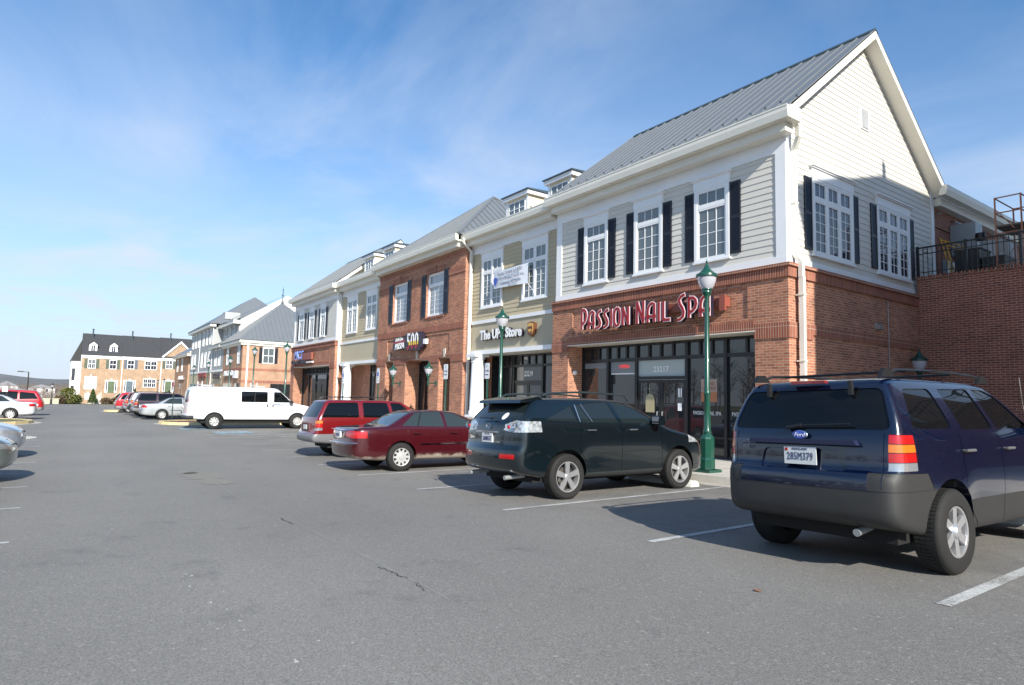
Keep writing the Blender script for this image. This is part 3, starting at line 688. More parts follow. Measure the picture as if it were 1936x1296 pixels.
storefront(FRONT(15.2),tB,-22.85,-17.12,G(-20)+.165,1.74,[-22.05,-21.18,-19.22],2,.60,1.27,[2,2,4,3])
text_mesh('door_number','23219',.30,SIGNW,tB,(-20.2,15.15,.93),(1,0,0),(0,0,1),.004,sx=.8,bold=.008)
q=MB(FRONT(15.12)); q.box(-19.95,-19.55,0,.004,-.55,-.32); q.build('blue_door_sticker',mat('sticker_blue',(.10,.42,.55),.5),tB)
q=MB(); q.box(-17.3,-17.11,14.2,15.2,1.3,1.748); q.build('soffit_trim',CREAM,tB)

# ------------------------------------------------------------------ bay C: all brick with pyramid roof
def bayC(xl,xr):
    t=thing('shop_building','all brick shop building with grey pyramid roof','building',((xl+xr)/2,13.9,G(xr)+.15),'joined shop buildings of the retail row')
    Y=13.86; f=FRONT(Y)
    b=MB()
    op=[(-31.5,-30.44,1.66),(-29.0,-26.38,1.72),(-25.46,-24.38,1.66)]
    wn=[(-30.84,-29.06,3.77,5.85),(-26.98,-25.20,3.77,5.85)]
    # ground floor piers, then band up to the windows, then window piers
    xs=[xl]+[v for o in op for v in o[:2]]+[xr]
    for i in range(0,len(xs),2): b.box(xs[i],xs[i+1],Y,14.9,Z0,1.72)
    b.box(xl,xr,Y+.04,14.9,1.722,3.70)
    px0,px1=-31.35,-24.55
    b.box(xl,px0,Y,Y+.045,1.722,3.70); b.box(px1,xr,Y,Y+.045,1.722,3.70); b.box(px0,px1,Y,Y+.045,2.82,3.70); b.box(px0,px1,Y,Y+.045,1.722,1.98)
    xs=[xl]+[v for o in wn for v in o[:2]]+[xr]
    for i in range(0,len(xs),2): b.box(xs[i],xs[i+1],Y,14.9,3.70,5.85)
    for w in wn: b.box(w[0],w[1],Y+.16,14.9,3.70,5.85)
    b.box(xl,xr,Y,14.9,5.852,6.8)
    b.build('brick_wall',BR,t)
    MB().box(xr-.2,xr,14.9,22.6,Z0,6.8).build('side_wall',BR,t)
    MB().box(xl,xl+.2,14.9,22.6,Z0,6.8).build('side_wall',BR,t)
    b=MB(); b.box(xl,xr+.03,Y-.035,Y+.01,2.97,3.24); b.box(xl,xr+.03,Y-.03,Y+.01,6.28,6.45); 
    edges=[xl,-30.99,-28.9,-27.15,-25.05,xr+.03]
    for a,c in ((xl,-31.3),(-28.6,-27.4),(-24.75,xr+.03)): b.box(a,c,Y-.03,Y+.01,5.48,5.76)
    for a,c in ((xl,-31.5),(-30.44,-29.0),(-26.38,-25.46),(-24.38,xr+.03)): b.box(a,c,Y-.03,Y+.01,1.50,1.86)
    for w in wn: 
        b.box(w[0]-.08,w[1]+.08,Y-.05,Y+.01,3.64,3.70); b.box(w[0]-.05,w[1]+.05,Y-.025,Y+.01,5.86,6.10)
        b.box((w[0]+w[1])/2-.1,(w[0]+w[1])/2+.1,Y-.06,Y+.01,5.85,6.16)
    for o in (op[0],op[2]): b.box(o[0]-.1,o[1]+.1,Y-.032,Y+.01,1.725,1.88)
    b.build('soldier_course',BRS,t)
    q=MB(); 
    for o in op: q.box(o[0],o[1],Y+.01,14.88,1.70,1.72)
    for xk in (-30.97,-27.7,-24.92): q.prism([(xk-.07,1.73),(xk-.10,2.12),(xk+.10,2.12),(xk+.07,1.73)],Y-.05,Y+.0,1)
    q.build('lintel',CONC,t)
    # arch over the door
    q=MB(); n=14; cx=-27.69; w=1.31
    for k in range(n):
        a0=-w+2*w*k/n; a1=-w+2*w*(k+1)/n; z0=1.72+.02-.16*(a0/w)**2; z1=1.72+.02-.16*(a1/w)**2
        q.face([(cx+a0,Y-.02,z0),(cx+a1,Y-.02,z1),(cx+a1,Y-.02,1.78),(cx+a0,Y-.02,1.78)]); q.face([(cx+a0,Y-.02,z0),(cx+a1,Y-.02,z1),(cx+a1,14.6,z1),(cx+a0,14.6,z0)])
    q.build('door_arch',BRS,t,recalc=False)
    for w in wn:
        fr=FRONT(Y+.16)
        window(fr,t,w[0],w[1],w[2],w[3],1,3,6,tr=.50,trcols=3,header=False,glass=mat('window_glass_curtained',(.30,.32,.34),.05,ior=1.9),sill=False,proud=.06)
        shutter(f,t,w[0]-.44,w[0]-.02,3.75,5.85); shutter(f,t,w[1]+.02,w[1]+.44,3.75,5.85)
    storefront(FRONT(14.75),t,-29.0,-26.38,G(-27.5)+.165,1.66,[-28.3],1,.62,1.1,[1,4])
    for o in (op[0],op[2]):
        storefront(FRONT(14.75),t,o[0],o[1],G(-27.5)+.165,1.70,[],9,.62,1.1,[1],lowrail=-.9)
    text_mesh('door_number','23221',.26,SIGNW,t,(-26.85,14.67,.42),(1,0,0),(0,0,1),.004,sx=.8,bold=.006)
    cornice(t,xl,xr+.06,13.86)
    # roof: pyramid with standing seams parallel to the slope
    ax,ay,az=-27.9,18.25,10.9; x0,x1,y0,y1,ze=xl-.10,xr+.12,13.37,22.9,7.08
    A=Vector((ax,ay,az)); c=[Vector((x0,y0,ze)),Vector((x1,y0,ze)),Vector((x1,y1,ze)),Vector((x0,y1,ze))]
    b=MB()
    for i in range(4):
        P,Q=c[i],c[(i+1)%4]; b.face([P,Q,A])
        e=(Q-P); L=e.length; e.normalize(); nrm=e.cross(A-P).normalized(); nrm=nrm if nrm.z>0 else -nrm
        up=nrm.cross(e); up=up if up.z>0 else -up
        ta=(A-P).dot(e); H=(A-P).dot(up); k=.406
        s=k
        while s<L:
            h=H*s/ta if s<ta else H*(L-s)/(L-ta)
            B0=P+e*s; B1=B0+up*max(h-.03,0); w=e*.012; hh=nrm*.034
            b.face([B0-w,B0-w+hh,B1-w+hh,B1-w]); b.face([B0+w,B0+w+hh,B1+w+hh,B1+w]); b.face([B0-w+hh,B0+w+hh,B1+w+hh,B1-w+hh])
            s+=k
    r=b.build('roof',ROOF,t,recalc=False)
    q=MB()
    for P in c: q.tube(P+Vector((0,0,.02)),A+Vector((0,0,.02)),.07,6)
    q.build('hip_cap',ROOF,r)
    downspout(t,xr+.12,14.05,6.9,G(xr)+.2,dx=.06,dy=.45)
    downspout(t,xl-.10,14.02,6.9,G(xl)+.2,dx=0,dy=.45)
    return t
tC=bayC(-32.68,-23.30)
tD=bayTan(-39.62,-32.72,'shop building with tan siding between the all brick building and the white gabled one',[(-38.5,-36.78),(-35.3,-33.7)],-37.9,(-36.6,-32.72),None,[(-38.8,-37.1,15.3),(-35.6,-34.0,15.3)])
storefront(FRONT(15.2),tD,-36.6,-32.9,G(-36)+.165,1.74,[-35.4,-33.9],1,.60,1.27,[3,4,3])
tE=bayA(-49.35,-39.72,'shop building with white gable at the far end of the near row',False)
for s0,s3 in ((-48.48,-46.40),(-45.99,-44.03),(-43.51,-41.60)):
    window(f,tE,s0+.42,s3-.42,3.82,5.86,1,2,4,tr=.44,trcols=2); shutter(f,tE,s0,s0+.40,3.89,5.83); shutter(f,tE,s3-.40,s3,3.89,5.83)
storefront(FRONT(14.61),tE,-48.5,-40.55,G(-45)+.165,1.76,[-46.9,-45.3,-42.9,-41.7],2,.66,1.27,[4,4,6,3,3])
downspout(tE,-39.55,14.06,6.9,G(-39)+.2,dx=.05,dy=.4)

# ------------------------------------------------------------------ shop signs (hang on the walls: things of their own)
# tall narrow deco letters drawn as strokes; unit box 0..1 wide, 0..1 high
DECO={'P':(.62,[[(.1,0),(.1,1)],[(.1,1),(.38,.97),(.52,.85),(.56,.68),(.5,.48),(.34,.34),(.2,.27)]]),
'A':(.70,[[(.12,0),(.12,.62),(.18,.82),(.30,.94),(.42,.99)],[(.42,1),(.58,.94),(.58,0)],[(-.02,.30),(.70,.30)]]),
'S':(.58,[[(.52,.98),(.30,.93),(.14,.80),(.20,.62),(.36,.45),(.44,.28),(.40,.12),(.22,.02),(.02,0)]]),
'I':(.20,[[(.1,0),(.1,1)]]),
'O':(.64,[[(.32,1),(.16,.92),(.08,.70),(.07,.45),(.10,.18),(.2,.05),(.32,0),(.44,.05),(.54,.18),(.57,.45),(.56,.70),(.48,.92),(.32,1)]]),
'N':(.66,[[(.1,0),(.1,1)],[(.1,.98),(.56,.04)],[(.56,0),(.56,1)]]),
'L':(.56,[[(.1,1),(.1,.04)],[(.06,.04),(.56,.04)]]),}
def ribbon(b,pts,w,y0,y1):
    """stroke of constant width in x-z, solid from y0 to y1"""
    P=[Vector(p) for p in pts]; n=len(P); L=[];R=[]
    for i in range(n):
        d=(P[min(i+1,n-1)]-P[max(i-1,0)]).normalized(); nn=Vector((-d.y,d.x))
        L.append(P[i]+nn*w/2); R.append(P[i]-nn*w/2)
    for i in range(n-1):
        q=[L[i],L[i+1],R[i+1],R[i]]
        b.prism([(a.x,a.y) for a in q],y0,y1,1)
def deco_sign():
    t=thing('shop_sign','red and white deco channel letters reading PASSION NAIL SPA above the salon windows','sign',(-12.7,13.8,2.5))
    MB().box(-13.05,-9.78,13.70,13.86,2.47,2.72).build('raceway',REDC,t)
    q=MB(); q.box(-9.95,-9.78,13.63,13.698,2.36,2.78); q.build('raceway_end',REDC,t)
    for word,x0,x1 in (('PASSION',-15.22,-13.04),('NAIL',-12.78,-11.48),('SPA',-11.24,-10.14)):
        tot=sum(DECO[c][0] for c in word); gap=.10; sc=(x1-x0)/(tot+gap*(len(word)-1)); x=x0
        for k,c in enumerate(word):
            w,st=DECO[c]; big=(k==0 or c=='L' and word=='NAIL' )
            h=.66 if k==0 else .555; base=2.235
            if c=='S' and word=='SPA': h=.70; base=2.215
            f_=lambda p: (x+p[0]*sc,base+p[1]*h)
            b=MB()
            for s_ in st: ribbon(b,[f_(p) for p in s_],.128,13.53,13.66)
            o=b.build('letter',SIGNK,t)
            b=MB()
            for s_ in st: ribbon(b,[f_(p) for p in s_],.120,13.515,13.53)
            b.build('letter_edge',mat('letter_trim',(.85,.72,.72),.4),o)
            b=MB()
            for j,s_ in enumerate(st): ribbon(b,[f_(p) for p in s_],.074,13.503-.0015*j,13.516)
            b.build('letter_face',RED,o)
            x+=(w+gap)*sc
deco_sign()
t=thing('shop_sign','white parcel store letters with brown and gold shield on tan panel','sign',(-20.4,14.1,2.55))
text_mesh('letters','The UPS Store',.54,SIGNK,t,(-20.75,14.115,2.53),(1,0,0),(0,0,1),.12,sx=.92,bold=.030)
text_mesh('letter_faces','The UPS Store',.54,SIGNW,t,(-20.75,14.045,2.53),(1,0,0),(0,0,1),.012,sx=.92,bold=.022)
sh=[(-18.86,2.80),(-18.66,2.86),(-18.46,2.80),(-18.46,2.50),(-18.52,2.38),(-18.66,2.28),(-18.80,2.38),(-18.86,2.50)]
q=MB(); q.prism(sh,14.03,14.19,1); o=q.build('shield',BROWN,t)
cx=-18.66
q=MB(); q.prism([(cx+(a-cx)*.86,2.57+(z-2.57)*.88-.01) for a,z in sh],14.018,14.03,1); q.build('shield_face',GOLD,o)
q=MB(); q.prism([(cx+(a-cx)*.70,2.55+(min(z,2.74)-2.57)*.80-.02) for a,z in sh],14.010,14.018,1); q.build('shield_field',BROWN,o)
text_mesh('shield_lettering','ups',.20,GOLD,o,(cx,14.006,2.53),(1,0,0),(0,0,1),.006,sx=.8,bold=.008)
t=thing('shop_sign','pizza shop sign with slanted lettering beside a large flame coloured 500','sign',(-28.5,13.8,2.5))
q=MB(); q.prism([(-30.1,2.28),(-30.1,2.80),(-29.6,2.90),(-29.1,2.92),(-28.55,2.82),(-28.5,2.25)],13.62,13.80,1); q.prism([(-28.62,2.2),(-28.62,3.0),(-27.0,3.04),(-26.85,2.9),(-26.85,2.3),(-27.0,2.12)],13.60,13.82,1); q.build('cabinet',SIGNK,t)
text_mesh('script','Little Joe',.26,SIGNW,t,(-29.35,13.61,2.78),(1,0,.04),(0,0,1),.012,shear=.3,sx=.95)
text_mesh('banner_letters','PIZZA',.40,SIGNW,t,(-29.3,13.61,2.42),(1,0,.05),(0,0,1),.012,sx=1.0,bold=.014,shear=.15)
q=MB(); q.prism([(-30.0,2.56),(-28.65,2.62),(-28.65,2.72),(-30.0,2.68)],13.608,13.618,1); q.build('red_swash',RED,t)
# the figures are painted white over yellow over red: three stacked bands per figure
for zc,ma_,nm in ((0,'w','figures_top'),):
    me=text_mesh('figures','500',1.18,SIGNW,t,(-27.78,13.59,2.56),(1,0,0),(0,0,1),.012,sx=.70,bold=.008,space=1.06)
    bmx=bmesh.new(); bmx.from_mesh(me.data); off=ORG['%s'%t.name]
    for zz in (2.60,2.42):
        geom=bmx.verts[:]+bmx.edges[:]+bmx.faces[:]
        bmesh.ops.bisect_plane(bmx,geom=geom,plane_co=(0,0,zz-off.z),plane_no=(0,0,1))
    me.data.materials.append(SIGNY); me.data.materials.append(RED)
    for fc in bmx.faces:
        z=fc.calc_center_median().z+off.z; fc.material_index=0 if z>2.60 else (1 if z>2.42 else 2)
    bmx.to_mesh(me.data); bmx.free()
MB().box(-26.80,-26.55,13.68,13.83,2.42,2.66).build('junction_box',SIGNW,t)
t=thing('shop_sign','blue three letter sign with a grey lettered line below on the far white gabled shop','sign',(-44.5,13.8,2.4))
MB().box(-46.0,-43.9,13.66,13.80,2.28,2.78).build('raceway',REDC,t)
MB().box(-48.6,-43.7,13.66,13.80,2.04,2.14).build('lower_raceway',SIGNW,t)
text_mesh('letters','MCT',.85,BLUEP,t,(-46.75,13.62,2.62),(1,0,0),(0,0,1),.06,bold=.018,sx=1.05,space=1.12)
text_mesh('small_letters','Computer Training',.42,SIGNK,t,(-46.7,13.60,2.14),(1,0,0),(0,0,1),.08,sx=1.05,bold=.012)

# banner between the tan windows
t=thing('vinyl_banner','white vinyl banner with a balloon emblem tied across the tan siding windows','banner',(-20.1,14.05,4.8))
b=MB(); n=24
for i in range(n):
    a0=i/n; a1=(i+1)/n
    def P(a,top):
        x=-21.27+2.38*a; z=(5.14+.02*a if top else 4.42-.06*a)+(-.025*math.sin(PI*a) if top else 0); y=14.02-.05*math.sin(PI*a)-.008*math.sin(a*11); return (x,y,z)
    b.face([P(a0,0),P(a1,0),P(a1,1),P(a0,1)]); b.face([tuple(Vector(P(a0,0))+Vector((0,.004,0))),tuple(Vector(P(a0,1))+Vector((0,.004,0))),tuple(Vector(P(a1,1))+Vector((0,.004,0))),tuple(Vector(P(a1,0))+Vector((0,.004,0)))])
b.build('sheet',PLAT,t,smooth=60,recalc=False)
text_mesh('lettering','Realty Centre is HERE',.20,INK,t,(-20.0,13.925,4.97),(1,0,.03),(0,0,1),.003,sx=.92)
text_mesh('lettering',"12214 Brewer's Tavern Way",.17,INK,t,(-19.85,13.92,4.74),(1,0,.02),(0,0,1),.003,sx=.85)
text_mesh('lettering','Clarksburg, MD 20871',.17,INK,t,(-19.95,13.92,4.53),(1,0,.0),(0,0,1),.003,sx=.85)
b=MB(); b.lathe((-21.0,13.93,4.72),[(0,-.003),(.14,-.002),(.14,.002),(0,.003)],14,axis='y'); b.prism([(-21.12,4.66),(-20.88,4.66),(-21.0,4.46)],13.925,13.93,1); b.build('balloon_emblem',BLUE,t)
b=MB(); b.tube((-18.93,14.0,5.1),(-18.6,14.12,5.3),.008,5); b.tube((-18.90,14.0,4.40),(-18.5,14.12,3.9),.008,5); b.tube((-21.26,14.0,5.1),(-21.5,14.12,5.2),.008,5); b.build('tie_cord',WHITE,t)

# ------------------------------------------------------------------ terrace wall, wing, railing, scaffold, units
t=thing('retaining_wall','tall dark brick retaining wall beside the grey gabled shop','wall',(-4,21,G(-4)))
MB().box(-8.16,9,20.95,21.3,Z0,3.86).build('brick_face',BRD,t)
b=MB(); x=-8.16
while x<9: b.box(x,x+.056,20.90,21.32,3.862,3.96); x+=.0677*1.0 if 0 else .105
b.build('rowlock_coping',BRS,t)
MB().box(-8.16,9,20.93,21.31,3.86,3.90).build('coping_mortar',mat('mortar_joint',(.33,.25,.2),.9),t)
MB().box(-8.16,40,21.3,60,Z0,3.7).build('terrace_fill',CONC,t)
t=thing('rear_wing','brick rear wing with cream gutter running back from the gable','building',(-8.3,30,3.7))
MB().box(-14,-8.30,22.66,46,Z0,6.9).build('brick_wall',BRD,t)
b=MB(); b.prism([(-8.0+.20,6.79),(-7.74,6.95),(-7.74,7.10),(-7.9,7.10),(-8.0,6.79)],22.35,46,1) ; b.box(-8.3,-8.05,22.66,46,6.55,6.79); b.build('gutter',CREAM,t)
b=MB(); b.prism([(-7.95,7.06),(-7.95,7.12),(-12,9.6),(-12,9.5)],22.7,46,1); b.build('roof',ROOF,t)
b=MB(); b.box(-8.3,-8.26,22.7,46,5.9,6.0); b.build('brick_band',BRS,t)
b=MB(); b.box(-8.27,-8.15,23.0,23.02,6.35,6.4); b.build('conduit_box',STEEL,t)
for yy in (24.0,24.5): MB().tube((-8.30,24.25,6.36),(-8.1,yy,6.26),.03,6).build('floodlight',STEEL,t)
for y in (23.3,23.75):
    b=MB(); b.box(-8.30,-8.17,y,y+.32,4.35,4.85); b.build('meter_box',HVG,t)
# railing
t=thing('iron_railing','black iron railing with ring detail along the top of the brick retaining wall','railing',(-4,20.95,3.96))
b=MB(); y=20.98
b.box(-8.12,9,y-.025,y+.025,4.83,4.87); b.box(-8.12,9,y-.012,y+.012,4.64,4.665); b.box(-8.12,9,y-.012,y+.012,4.07,4.09); b.build('rail',BLK,t)
b=MB(); x=-8.1
while x<9:
    b.box(x-.008,x+.008,y-.008,y+.008,3.96,4.83); x+=.126
b.build('balusters',BLK,t)
for x in (-8.12,-6.86,-5.58,-4.3,-3.02,-1.7,-.4,.9):
    MB().box(x-.035,x+.035,y-.035,y+.035,3.96,4.90).build('post',BLK,t)
b=MB(); x=-8.1
k=0
while x<9:
    if k%4 in (1,):
        b.lathe((x+.063,y,4.745),[(.055,-.008),(.07,-.008),(.07,.008),(.055,.008),(.055,-.008)],10,axis='y')
    x+=.126;k+=1
b.build('rings',BLK,t)
# scaffold
def scaffold(name,label,x0,x1,y0,y1,z0,z1,ma,plank=True):
    t=thing(name,label,'scaffold',(x0,y0,z0))
    r=.024
    for x in (x0,x1):
        for yy in (y0,y1): MB().tube((x,yy,z0),(x,yy,z1),r,8).build('leg',ma,t)
    b=MB()
    for z in (z0+.5,z1-1.1,z1-.48,z1-.02):
        for yy in (y0,y1): b.tube((x0,yy,z),(x1,yy,z),r*.8,6)
        for x in (x0,x1): b.tube((x,y0,z),(x,y1,z),r*.8,6)
    b.tube((x0,y0,z1-.35),(x0+.45,y0,z1-1.0),.014,6); b.tube((x0,y1,z0+.3),(x1,y1,z1-1.2),.014,6); b.tube((x0,y0,z0+.2),(x0,y1,z1-1.2),.014,6)
    b.build('rails',ma,t)
    if plank: MB().box(x0-.05,x1+.6,y0+.1,y1-.1,z1-.88,z1-.83).build('plank',mat('plank_wood',(.16,.13,.11),.8),t)
scaffold('scaffold_tower','rusty yellow scaffold tower standing on the terrace at the right edge',-6.42,-5.80,22.0,23.6,3.7,6.24,RUST)
scaffold('scaffold_tower','low yellow scaffold frame standing behind the rusty tower on the terrace',-6.1,-4.6,24.4,26,3.7,5.9,YEL)
t=thing('ladder_frame','yellow ladder frame leaning on the rear wing brick wall','scaffold frame',(-8,23.0,3.7))
b=MB()
A,B=Vector((-7.55,22.2,3.7)),Vector((-8.22,23.0,5.55)); A2,B2=A+Vector((.0,.16,0)),B+Vector((0,.16,0)); 
b.tube(A,B,.022,6); b.tube(A+Vector((.07,.02,0)),B+Vector((.12,.04,-.1)),.022,6)
for k in range(9): q=A.lerp(B,k/9+.05); b.tube(q,q+Vector((.09,.03,-.02)),.012,5)
C0=Vector((-8.22,23.0,5.5)); C1=Vector((-7.6,23.1,5.15)); b.tube(C0,C1,.02,6); b.tube(C0+Vector((0,0,-.12)),C1+Vector((0,0,-.12)),.02,6); b.tube(C1,C1+Vector((.3,0,-1.3)),.022,6); b.tube(C1+Vector((-.12,0,-.1)),C1+Vector((.18,0,-1.3)),.022,6)
b.build('tubes',YEL,t)
t=thing('utility_cabinet','tall grey utility cabinet mounted on the rear wing wall','utility cabinet',(-7.6,23.6,5))
MB().box(-8.28,-7.55,24.0,24.6,5.1,6.15).build('cabinet',HVG,t)
b=MB(); b.lathe((-7.42,24.0,5.6),[(0,-.15),(.14,-.12),(.16,0),(.14,.12),(0,.15)],10); b.build('round_cover',BLK,t,smooth=50)
t=thing('rooftop_unit','black metal sided unit behind the railing on the terrace','equipment box',(-7.4,22.2,3.7))
MB().box(-7.5,-6.85,22.0,22.9,3.7,4.80).build('housing',BLK,t)
q=MB(); 
for k in range(7): x=-7.47+k*.1; q.box(x,x+.02,21.985,22.0,3.75,4.78)
q.box(-7.53,-6.82,21.97,22.93,4.80,4.83); q.build('ribs',mat('black_ribs',(.03,.03,.03),.5),t)
t=thing('rooftop_unit','lower black box right of the tall black unit on the terrace','equipment box',(-6.5,22.2,3.7))
MB().box(-6.83,-6.25,22.1,22.9,3.7,4.52).build('housing',BLK,t)
t=thing('rooftop_unit','grey panelled air conditioning unit standing behind the black boxes','equipment box',(-6.9,24,3.7))
MB().box(-7.35,-6.6,23.6,24.4,3.7,5.35).build('housing',HVG,t)
q=MB(); q.box(-7.1,-6.85,23.58,23.6,4.2,5.2); q.box(-6.80,-6.64,23.58,23.6,4.4,4.9); q.build('panel',mat('panel_pale',(.45,.47,.5),.5),t)
# neighbouring building outside the frame to the right, whose shade falls on the gable
t=thing('neighbour_building','brick building to the right of the lot whose roof line shades the gable','building',(9,18,-1.2))
MB().box(4.2,16,12.0,30,Z0,13.0).build('brick_wall',BR,t)
b=MB(); b.prism([(11.38,12.75),(16.05,14.06),(19.6,14.16),(30,14.3),(30,12.9),(12,12.6)],3.7,16.5,0); b.build('roof',ROOFD,t)
b=MB(); b.box(4.6,4.9,15.97,16.12,14.0,15.1); b.build('vent_pipe',BLK,t)
for k in range(4):
    for z in (1.5,5,8.5):
        y=13.2+k*3.2; q=MB(Fr((4.2,0,0),(0,1,0),(-1,0,0))); q.box(y,y+1.4,0,.05,z,z+2.1); w_=q.build('window',WHITE,t); q=MB(Fr((4.2,0,0),(0,1,0),(-1,0,0))); q.box(y+.1,y+1.3,.05,.06,z+.1,z+2.0); q.build('pane',GLW,w_)
# ------------------------------------------------------------------ vehicles: bodies are iso-surfaces of blended silhouettes, openings cut by booleans
def paint(name,col,metal=.2,rough=.25):
    m=mat('paint_'+name,col,rough,metal=metal,coat=1.0)
    return m
TRIM=mat('black_trim',(.012,.012,.013),.45)
DARK=mat('underbody',(.008,.008,.008),.9)
CGLS=mat('car_glass',(.004,.005,.006),.02,ior=1.42)
CGLG=mat('car_glass_light',(.028,.038,.040),.02,ior=1.6)
CLAD=mat('grey_cladding',(.027,.0265,.026),.55,var=.08,vscale=5,bump=.15,bscale=300)
TYRE=mat('tyre_rubber',(.012,.0115,.011),.8,var=.15,vscale=20)
ALLOY=mat('alloy',(.62,.62,.63),.28,metal=.75)
HUBC=mat('hubcap',(.55,.55,.54),.35,metal=.4)
REDL=mat('lamp_red',(.42,.008,.008),.12,coat=1)
AMBL=mat('lamp_amber',(.62,.16,.012),.12,coat=1)
CLRL=mat('lamp_clear',(.40,.42,.44),.10,metal=.55,coat=1)
CHROME=mat('chrome',(.75,.75,.76),.08,metal=1)
PLATE=mat('licence_plate',(.62,.64,.64),.4)
def chaikin(p,it=2):
    p=[tuple(q[:2])+((q[2],) if len(q)>2 else (0,)) for q in p]
    for _ in range(it):
        o=[]
        for a,b in zip(p,p[1:]+p[:1]):
            o+= [(a[0]*.75+b[0]*.25,a[1]*.75+b[1]*.25,0),(a[0]*.25+b[0]*.75,a[1]*.25+b[1]*.75,0)]
        p=o
    return np.array([q[:2] for q in p])
def polysdf(P,x,y):
    sh=x.shape; x=x.ravel();y=y.ravel(); d=np.full(x.shape,1e9); ins=np.zeros(x.shape,bool); n=len(P)
    for i in range(n):
        a=P[i];b=P[(i+1)%n]; e=b-a; L=e@e+1e-12
        wx=x-a[0];wy=y-a[1]; t=np.clip((wx*e[0]+wy*e[1])/L,0,1)
        d=np.minimum(d,(wx-t*e[0])**2+(wy-t*e[1])**2)
        c=((a[1]>y)!=(b[1]>y))
        if abs(e[1])>1e-9: ins^=(c&(x<a[0]+(y-a[1])*e[0]/e[1]))
    d=np.sqrt(d); return np.where(ins,-d,d).reshape(sh)
class Grid2:
    def __init__(s,P,x0,x1,y0,y1,h=.02):
        s.x0,s.y0,s.h=x0,y0,h; X=np.arange(x0,x1+h,h);Y=np.arange(y0,y1+h,h)
        g=np.meshgrid(X,Y,indexing='ij'); s.F=polysdf(P,g[0],g[1])
    def __call__(s,x,y):
        u=np.clip((x-s.x0)/s.h,0,s.F.shape[0]-1.001);v=np.clip((y-s.y0)/s.h,0,s.F.shape[1]-1.001)
        i=u.astype(int);j=v.astype(int);a=u-i;b=v-j; F=s.F
        return (F[i,j]*(1-a)+F[i+1,j]*a)*(1-b)+(F[i,j+1]*(1-a)+F[i+1,j+1]*a)*b
def smax(a,b,k):
    h=np.maximum(k-np.abs(a-b),0)/k; return np.maximum(a,b)+h*h*k*.25
def surfnet(f,lo,hi,h,iso,proj=2):
    ax=[np.arange(lo[i],hi[i]+h,h) for i in range(3)]
    X=np.meshgrid(*ax,indexing='ij'); F=f(X[0],X[1],X[2])-iso; s=F<0
    n=F.shape; acc=np.zeros((n[0]-1,n[1]-1,n[2]-1,3)); cnt=np.zeros((n[0]-1,n[1]-1,n[2]-1)); quads=[]
    for d in range(3):
        sl0=[slice(None)]*3; sl1=[slice(None)]*3; sl0[d]=slice(0,-1); sl1[d]=slice(1,None)
        m=s[tuple(sl0)]!=s[tuple(sl1)]; idx=np.argwhere(m)
        a=F[tuple(sl0)][m]; b=F[tuple(sl1)][m]; t=a/(a-b); pos=idx.astype(float); pos[:,d]+=t
        o=[q for q in range(3) if q!=d]
        ok=(idx[:,o[0]]>0)&(idx[:,o[1]]>0)&(idx[:,o[0]]<n[o[0]]-1)&(idx[:,o[1]]<n[o[1]]-1)
        idx=idx[ok];pos=pos[ok]; sg=s[tuple(sl0)][m][ok]
        cs=[]
        for (p,q) in ((1,1),(0,1),(0,0),(1,0)):
            c=idx.copy(); c[:,o[0]]-=p; c[:,o[1]]-=q; cs.append(c)
            np.add.at(acc,tuple(c.T),pos); np.add.at(cnt,tuple(c.T),1)
        quads.append((cs,sg,d))
    vid=-np.ones(cnt.shape,int); cells=np.argwhere(cnt>0); vid[tuple(cells.T)]=np.arange(len(cells))
    V=acc[tuple(cells.T)]/cnt[tuple(cells.T)][:,None]*h+np.array(lo)
    Q=[]
    for cs,sg,d in quads:
        q=np.stack([vid[tuple(c.T)] for c in cs],1)
        flip=sg if d!=1 else ~sg
        q[~flip]=q[~flip][:,::-1]; Q.append(q)
    Q=np.concatenate(Q)
    e=h*.25
    for _ in range(proj):
        v=f(*V.T)-iso
        g=np.stack([(f(V[:,0]+e*(k==0),V[:,1]+e*(k==1),V[:,2]+e*(k==2))-f(V[:,0]-e*(k==0),V[:,1]-e*(k==1),V[:,2]-e*(k==2)))/(2*e) for k in range(3)],1)
        g2=np.maximum((g*g).sum(1),.2); st=-(v/g2)[:,None]*g; st=np.clip(st,-h*.5,h*.5); V=V+st
    return V,Q
def np_mesh(name,V,Q,mi=0,nm=8):
    me=bpy.data.meshes.new(name); me.from_pydata(V.tolist(),[],Q.tolist())
    for k in range(nm): me.materials.append(None)
    me.polygons.foreach_set('material_index',[mi]*len(me.polygons)); me.validate(); return me
def boolean(a,b,op):
    oa=bpy.data.objects.new('ba',a); ob=bpy.data.objects.new('bb',b); COL.objects.link(oa); COL.objects.link(ob)
    m=oa.modifiers.new('b','BOOLEAN'); m.operation=op; m.object=ob; m.solver=SOLVER; m.material_mode='INDEX' if hasattr(m,'material_mode') else m.material_mode
    r=bpy.data.meshes.new_from_object(oa.evaluated_get(bpy.context.evaluated_depsgraph_get()))
    bpy.data.objects.remove(oa); bpy.data.objects.remove(ob)
    return r
SOLVER='MANIFOLD'
def prism_mesh(polys,mi):
    """polys: list of (axis, pts, a, b)"""
    b=MB()
    for ax,pts,a,c in polys: b.prism(pts,a,c,ax)
    me=bpy.data.meshes.new('p'); me.from_pydata([tuple(v) for v in b.v],[],b.f)
    for k in range(8): me.materials.append(None)
    me.polygons.foreach_set('material_index',[mi]*len(me.polygons))
    bm=bmesh.new(); bm.from_mesh(me); bmesh.ops.recalc_face_normals(bm,faces=bm.faces); bmesh.ops.triangulate(bm,faces=bm.faces); bm.to_mesh(me); bm.free(); return me
